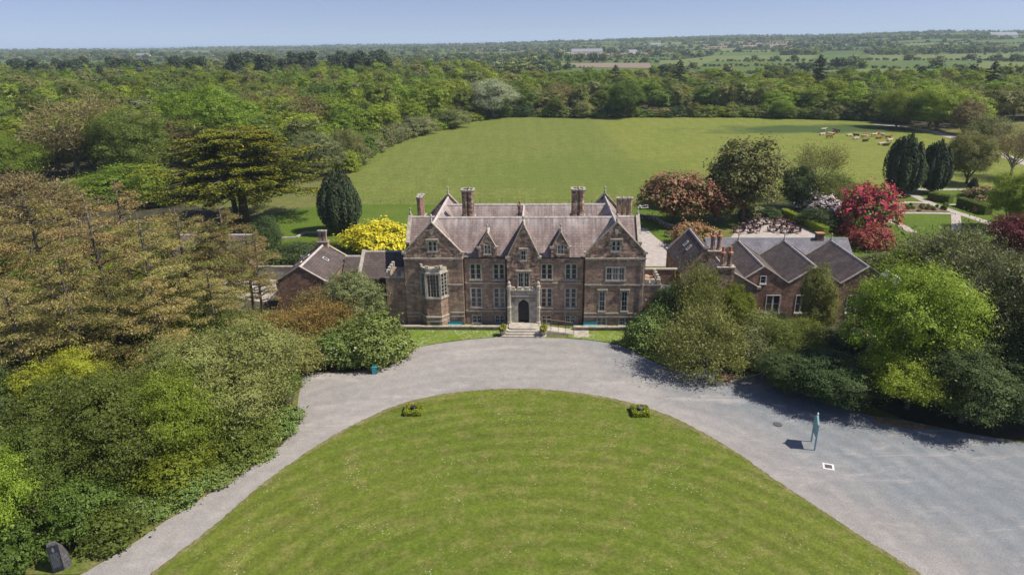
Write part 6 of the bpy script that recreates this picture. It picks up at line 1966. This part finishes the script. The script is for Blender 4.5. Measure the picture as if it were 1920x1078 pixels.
def topiary(px, py, label):
    p = G(px, py); t = empty('topiary_pot', p); tag(t, label, 'plant pot')
    m_ = MB(); m_.lathe([(.28, .02), (.30, .10), (.2, .16), (.24, .25), (.42, .62), (.46, .70), (.40, .72), (.36, .66)], 0, 0, 14); m_.build('urn', M['stone'], t, True)
    pr = PROTO['ball']
    b = bpy.data.objects.new('ball', pr['crown']); COL.objects.link(b); b.parent = t; b.location = (0, 0, .66); b.scale = (1.15, 1.15, 1.5)
    return t


topiary(943, 630, 'stone urn with clipped green ball left of the entrance steps')
topiary(1019, 631, 'stone urn with clipped green ball right of the entrance steps')


def box_ring(px, py, label, inner):
    """square box hedge round a small urn or stone"""
    p = G(px, py); t = empty('box_hedge_square', (p.x, p.y, .06)); tag(t, label, 'hedge')
    rgh = np.random.default_rng(px)
    S_, w_, h_ = .56, .42, .42
    for k in range(4):
        a = k * math.pi / 2
        n = 1300
        x = rgh.uniform(-S_ - w_ / 2, S_ + w_ / 2, n); fc = rgh.uniform(0, 2 * h_ + w_, n)
        y = np.where(fc < h_, -w_ / 2, np.where(fc < h_ + w_, fc - h_ - w_ / 2, w_ / 2)); z = np.where(fc < h_, fc, np.where(fc < h_ + w_, h_, 2 * h_ + w_ - fc))
        # rounded shoulders and slightly uneven clipping
        z = z * (1 - .12 * (np.abs(y) / (w_ / 2)) ** 4) + .05 * np.sin(x * 5 + k)
        c = np.column_stack([x, y - S_, z]) + rgh.normal(scale=.04, size=(n, 3))
        ca, sa = math.cos(a), math.sin(a)
        c = np.column_stack([c[:, 0] * ca - c[:, 1] * sa, c[:, 0] * sa + c[:, 1] * ca, c[:, 2]])
        nn = unit(np.array([0, 0, .7]) + rgh.normal(scale=.6, size=(n, 3)))
        v, f = leaf_quads(c, nn, np.full(n, .12), np.full(n, .09), rgh)
        link_mesh('hedge_side', fast_mesh('hedge_side', v, f, [M['lf_box']]), t)
        m_ = MB(); m_.box(-S_, S_, -S_ - w_ / 2 + .07, -S_ + w_ / 2 - .07, 0, h_ - .08)
        o = m_.build('hedge_core', M['lf_dark'], t); o.rotation_euler = (0, 0, a)
    m_ = MB(); m_.box(-S_ + w_ / 2, S_ - w_ / 2, -S_ + w_ / 2, S_ - w_ / 2, 0.0, .03); m_.build('soil', M['slab'], t)
    m_ = MB(); m_.lathe([(.16, .03), (.18, .12), (.11, .2), (.15, .3), (.25, .6), (.2, .62)], 0, 0, 12); m_.build('urn', inner, t, True)


box_ring(776, 773, 'square clipped box hedge round a dark urn on the left of the front lawn', M['iron'])
box_ring(1200, 775, 'square clipped box hedge round a pale urn on the right of the front lawn', M['granite'])

# turquoise bin
p = G(703, 700); t = empty('litter_bin', p, .15); tag(t, 'turquoise box bin at the foot of the big rhododendron', 'bin')
m_ = MB(); m_.hexa([(-.26, -.24, .02), (.26, -.24, .02), (.26, .24, .02), (-.26, .24, .02), (-.29, -.27, .82), (.29, -.27, .82), (.29, .27, .82), (-.29, .27, .82)]); m_.build('body', M['teal'], t)
m_ = MB(); m_.hexa([(-.31, -.29, .83), (.31, -.29, .83), (.31, .29, .83), (-.31, .29, .83), (-.24, -.2, .96), (.24, -.2, .96), (.24, .24, .96), (-.24, .24, .96)]); m_.build('lid', M['teal'], t)
# pale planter at the kerb
p = G(1346, 722); t = empty('planter', p); tag(t, 'pale square stone planter under the rounded olive shrub by the drive', 'planter')
m_ = MB(); m_.hexa([(-.28, -.28, .02), (.28, -.28, .02), (.28, .28, .02), (-.28, .28, .02), (-.34, -.34, .72), (.34, -.34, .72), (.34, .34, .72), (-.34, .34, .72)]); m_.build('box', M['stone'], t)
b = bpy.data.objects.new('plants', PROTO['ball']['crown']); COL.objects.link(b); b.parent = t; b.location = (0, 0, .66); b.scale = (.9, .9, .6)
# kerb
kp = smooth_line([tuple(G(*q))[:2] for q in ((1356, 722), (1385, 712), (1410, 705), (1434, 700))], 5)
t = empty('kerb', (kp[0][0], kp[0][1], 0)); tag(t, 'line of kerb stones edging the soil bed at the car park entrance', 'kerb')
for p, q in zip(kp[:-1], kp[1:]):
    a = Vector((p[0] - kp[0][0], p[1] - kp[0][1], .08)); b = Vector((q[0] - kp[0][0], q[1] - kp[0][1], .08))
    m_ = MB(); m_.beam(a, a.lerp(b, .97), .18, .18); m_.build('kerb_stone', M['stone'], t)
# drain cover: white painted square
p = G(1553, 875); t = empty('drain_cover', (p.x, p.y, .02), -.35); t.scale = (.7, .7, 1); tag(t, 'white painted square frame round a drain cover in the car park', 'drain cover')
for k in range(4):
    m_ = MB(); m_.box(-.62, .42, -.62, -.40, .0, .03); o = m_.build('frame_side', M['white'], t); o.rotation_euler = (0, 0, k * math.pi / 2)
m_ = MB(); m_.box(-.40, .40, -.40, .40, .0, .015); m_.build('grate', M['granite'], t)
p = G(1458, 796); t = tag(empty('drain_cover', (p.x, p.y, .02), .1), 'dark oval drain cover near the shrubs left of the sign', 'drain cover')
m_ = MB(); m_.lathe([(.34, 0), (.34, .02)], 0, 0, 16); m_.build('lid', M['granite'], t)
m_ = MB(); m_.lathe([(.40, 0), (.40, .012)], 0, 0, 16); m_.build('rim', M['iron'], t)
# notice board seen edge on
p0, p1 = G(1527, 844), G(1521, 828)
mid = (p0 + p1) / 2; ang = math.atan2(p1.y - p0.y, p1.x - p0.x); hw_ = (p1 - p0).length / 2
t = empty('notice_board', mid, ang); tag(t, 'pale turquoise notice board on two posts standing edge on in the car park', 'sign')
for sg in (-1, 1):
    m_ = MB(); m_.box(sg * hw_ - .05, sg * hw_ + .05, -.05, .05, 0, 2.55); m_.build('post', M['teal_pale'], t)
m_ = MB(); m_.prism([(-hw_ + .05, 1.15), (hw_ - .05, 1.15), (hw_ - .05, 2.45), (0, 2.95), (-hw_ + .05, 2.45)], lambda q: (q[0], -.03, q[1]), lambda q: (q[0], .03, q[1])); m_.build('board', M['teal_pale'], t)
for sg in (-1, 1):
    m_ = MB(); m_.beam((sg * (hw_ + .08), 0, 2.48), (0, 0, 3.02), .14, .06); m_.build('cap_rail', M['teal_pale'], t)
m_ = MB(); m_.lathe([(.03, 3.03), (.05, 3.08), (.09, 3.16), (.05, 3.24), (.01, 3.27)], 0, 0, 8); m_.build('finial', M['white'], t)
# memorial stone
p = G(112, 1066); t = empty('memorial_stone', p, .48); t.scale = (.62, .75, .98); tag(t, 'rough grey boulder with a black inscribed slab at the lower left', 'monument')
rs = random.Random(4)
bm = bmesh.new()
base = [(-.55, -.35), (.62, -.35), (1.15, .1), (1.0, .7), (-.45, .75)]
lv = []
for (z, k, sx) in ((-.1, 1.05, 0), (.9, .95, -.05), (1.6, .78, -.14), (2.15, .5, -.26)):
    lv.append([bm.verts.new((x * (k if x > 0 else .98) + sx * (x > 0) + rs.uniform(-.05, .05), y * k + (.12 * z if y < 0 else -.1 * z) * .4 + rs.uniform(-.04, .04), z)) for (x, y) in base])
for a, b in zip(lv[:-1], lv[1:]):
    for i in range(5): bm.faces.new([a[i], a[(i + 1) % 5], b[(i + 1) % 5], b[i]])
bm.faces.new(lv[-1])
bmesh.ops.recalc_face_normals(bm, faces=bm.faces)
bmesh.ops.subdivide_edges(bm, edges=bm.edges[:], cuts=2, use_grid_fill=True)
for v in bm.verts: v.co += Vector((rs.uniform(-.03, .03), rs.uniform(-.015, .015), rs.uniform(-.03, .03)))
me = bpy.data.meshes.new('boulder'); bm.to_mesh(me); bm.free(); link_mesh('boulder', me, t, M['granite'])
sl = MB()
tilt = .07
def SL(x, z, d): return (x, -.50 + tilt * z - d, z)
sl.hexa([SL(-.52, .12, 0), SL(.5, .12, 0), SL(.5, .12, -.14), SL(-.52, .12, -.14), SL(-.52, 2.08, 0), SL(.5, 2.08, 0), SL(.5, 2.08, -.14), SL(-.52, 2.08, -.14)])
slab = sl.build('slab', M['slab'], t)
em = MB(); em.prism([(-.02, 1.62), (.10, 1.72), (.08, 1.86), (.02, 1.98), (-.06, 1.98), (-.12, 1.86), (-.14, 1.72)], lambda q: SL(q[0], q[1], .012), lambda q: SL(q[0], q[1], 0)); em.build('emblem', M['letter'], slab)
for k in range(12):
    z = 1.5 - k * .095
    x = -.40
    ln = MB()
    while x < .34 - (.2 if k % 4 == 3 else 0):
        w_ = rs.uniform(.04, .13)
        ln.hexa([SL(x, z, .006), SL(x + w_, z, .006), SL(x + w_, z, 0), SL(x, z, 0), SL(x, z + .03, .006), SL(x + w_, z + .03, .006), SL(x + w_, z + .03, 0), SL(x, z + .03, 0)])
        x += w_ + .035
    tag(ln.build('worn_inscription', M['letter'], slab), kind='stuff')

# fence between the rear lawn and the pasture
fp = [(640, 383.5), (900, 382.5), (1195, 386.5), (1420, 379)]
t = empty('field_fence', G(900, 383)); tag(t, 'thin post and wire fence between the rear lawn and the pasture', 'fence')
O_ = t.location
prev = None
for a, b in zip(fp[:-1], fp[1:]):
    A, B = G(*a), G(*b); n = max(2, int((B - A).length / 4.2))
    for k in range(n + (1 if b == fp[-1] else 0)):
        q = A.lerp(B, k / n) - O_
        m_ = MB(); m_.tube([(q.x, q.y, 0), (q.x, q.y, 1.25)], .055, 5); m_.build('post', M['wood'], t)
        if prev is not None:
            for z in (.45, .8, 1.12):
                m_ = MB(); m_.beam((prev.x, prev.y, z), (q.x, q.y, z), .015, .015); m_.build('wire', M['iron'], t)
        prev = q


# ------------------------------------------------------------------ cattle
def skin_mesh(name, verts, edges, radii, sub=2):
    me = bpy.data.meshes.new(name); me.from_pydata(verts, edges, [])
    o = bpy.data.objects.new(name, me); COL.objects.link(o)
    sm = o.modifiers.new('skin', 'SKIN'); ss = o.modifiers.new('sub', 'SUBSURF'); ss.levels = sub; ss.render_levels = sub
    for k, r_ in enumerate(radii):
        me.skin_vertices[0].data[k].radius = (r_, r_) if not hasattr(r_, '__len__') else r_
    me.skin_vertices[0].data[0].use_root = True
    dg = bpy.context.evaluated_depsgraph_get(); dg.update()
    out = bpy.data.meshes.new_from_object(o.evaluated_get(dg))
    out.name = name
    bpy.data.objects.remove(o); bpy.data.meshes.remove(me)
    out.polygons.foreach_set('use_smooth', [True] * len(out.polygons))
    out.materials.clear()
    return out


def cow_mesh(lying, head_down):
    dz = -.52 if lying else 0
    V = [(0, 0, 1.02 + dz), (.55, 0, 1.08 + dz), (-.55, 0, 1.0 + dz), (-.95, 0, 1.12 + dz), (.9, 0, 1.15 + dz)]
    Rr = [.40, .38, .40, .33, .34]
    Ed = [(0, 1), (0, 2), (2, 3), (1, 4)]
    def add(p, r_, frm):
        V.append(p); Rr.append(r_); Ed.append((frm, len(V) - 1)); return len(V) - 1
    if head_down: n1 = add((1.25, 0, .95 + dz), .2, 4); n2 = add((1.5, 0, .5 + dz * .3), .15, n1); n3 = add((1.62, 0, .2), .10, n2)
    else: n1 = add((1.25, 0, 1.4 + dz), .2, 4); n2 = add((1.5, 0, 1.55 + dz), .16, n1); n3 = add((1.8, 0, 1.42 + dz), .10, n2)
    for sy in (-1, 1):
        if lying:
            a = add((.75, sy * .3, .35), .13, 1); b = add((1.05, sy * .36, .14), .09, a); add((.75, sy * .4, .08), .07, b)
            a = add((-.8, sy * .36, .3), .16, 2); b = add((-.45, sy * .52, .18), .10, a); add((-.75, sy * .58, .08), .07, b)
        else:
            a = add((.72, sy * .22, .7), .12, 1); b = add((.74, sy * .22, .38), .075, a); add((.72, sy * .22, .03), .06, b)
            a = add((-.82, sy * .22, .72), .15, 3); b = add((-.9, sy * .22, .42), .08, a); add((-.8, sy * .22, .03), .065, b)
    t1 = add((-1.18, 0, 1.15 + dz), .06, 3); add((-1.24, 0, .65 + dz * .8), .035, t1)
    return skin_mesh('cow', V, Ed, Rr, 2)


cm = [cow_mesh(False, True), cow_mesh(False, False), cow_mesh(True, False)]
for m_ in cm: m_.materials.append(M['cow_cream'])
herd = [(1543, 247, 'c', 1, .1, 'cream cow standing at the far left of the herd'), (1541, 254, 'c', 2, .3, 'tan cow lying just below the far left cream cow'), (1556, 255, 'c', 0, 2.9, 'cream cow grazing second row left side of the herd'),
        (1554, 260, 'r', 0, .2, 'reddish cow nearest the camera at the left of the herd'), (1566, 251, 'd', 1, .2, 'dark brown cow behind the left group'), (1569, 249, 'd', 1, 3.0, 'dark cow at the back right of the left group'),
        (1563, 253, 'r', 2, 1.0, 'red cow lying between the dark cows and the cream cow'), (1592, 256, 'c', 2, .2, 'cream cow lying left of the middle pair'), (1605, 258, 'd', 1, 3.1, 'long dark brown cow in the middle group'),
        (1604, 262, 'c', 2, .1, 'cream cow lying in front of the long dark cow'), (1621, 257, 'r', 1, .6, 'red cow behind the pale cow right of the middle group'), (1621, 260, 'c', 0, 2.7, 'pale cow right of the middle group'),
        (1622, 266, 'd', 2, .2, 'dark cow lying below the pale cow'), (1638, 257, 'c', 1, .2, 'white cow left of the red brown trio'), (1644, 254, 'r', 1, .2, 'bright red brown cow at the back of the right group'),
        (1647, 261, 'r', 2, .1, 'red brown cow lying low in the right group'), (1655, 258, 'c', 1, 1.8, 'buff cow at the right of the red brown trio'), (1665, 261, 'r', 1, .1, 'red cow near the left yew with white cow below'),
        (1668, 265, 'c', 2, .3, 'white cow lying beside the left yew'), (1652, 272, 'c', 2, .1, 'white cow nearest the camera left of the yew'), (1661, 274, 'd', 2, .1, 'black cow lying next to the nearest white cow')]
for (x, y, c, ps, a, lab) in herd:
    p = G(x, y)
    o = bpy.data.objects.new('cow', cm[ps]); COL.objects.link(o); o.location = (p.x, p.y, .03); o.rotation_euler = (0, 0, a); o.scale = (.9, .9, .9)
    o.material_slots[0].link = 'OBJECT'; o.material_slots[0].material = M[{'c': 'cow_cream', 'r': 'cow_red', 'd': 'cow_dark'}[c]]
    tag(o, lab, 'cow', 'cattle lying and grazing in the pasture')

# far wind turbines on the coast
for k, (px, d) in enumerate([(505, 9000), (530, 9600), (470, 9300), (622, 10200), (560, 9900), (430, 9500)]):
    th = math.atan((px - 960) / FPX)
    t = empty('wind_turbine', (math.tan(th) * d, d, -24), -.3); tag(t, 'faint white wind turbine on the horizon above the left wood', 'wind turbine', 'wind turbines on the horizon')
    m_ = MB(); m_.tube([(0, 0, 0), (0, 0, 80)], [2.2, 1.3], 8); m_.build('tower', M['white'], t)
    m_ = MB(); m_.box(-1.6, 1.6, -5, 4, 79, 83); m_.build('nacelle', M['white'], t)
    for q in range(3):
        a = .4 * k + q * 2.094
        m_ = MB(); m_.hexa([(-.3, -5.6, 81), (.3, -5.6, 81), (.3, -5.2, 81), (-.3, -5.2, 81)] + [(math.cos(a) * 38 + dx, -5.4 + dy, 81 + math.sin(a) * 38) for dx, dy in ((-.3, -.2), (.3, -.2), (.3, .2), (-.3, .2))]); m_.build('blade', M['white'], t)

# pale roofed shed at the foot of the left wood
p = G(122, 372); t = empty('garden_shed', p, .25); tag(t, 'small shed with pale sheet roof at the left edge of the pine grove', 'shed')
m_ = MB(); m_.box(-3, 3, -1.8, 1.8, 0, 2.6); m_.build('wall', M['wood'], t)
m_ = MB(); m_.hexa([(-3.3, -2.1, 2.6), (3.3, -2.1, 2.6), (3.3, 2.1, 3.4), (-3.3, 2.1, 3.4), (-3.3, -2.1, 2.72), (3.3, -2.1, 2.72), (3.3, 2.1, 3.52), (-3.3, 2.1, 3.52)]); m_.build('roof', M['stone'], t)

# ------------------------------------------------------------------ the air
hz = MB(); hz.box(-46000, 46000, -400, 46000, -32, 110)
hm = bpy.data.materials.new('haze_air'); hm.use_nodes = True
hn = hm.node_tree
hn.nodes.remove(hn.nodes['Principled BSDF'])
pv = hn.nodes.new('ShaderNodeVolumePrincipled'); pv.inputs['Color'].default_value = (0.68, 0.82, 1.0, 1); pv.inputs['Density'].default_value = 0.00011; pv.inputs['Anisotropy'].default_value = 0.0
hn.links.new(pv.outputs[0], hn.nodes['Material Output'].inputs['Volume'])
tag(hz.build('haze', hm), kind='stuff')
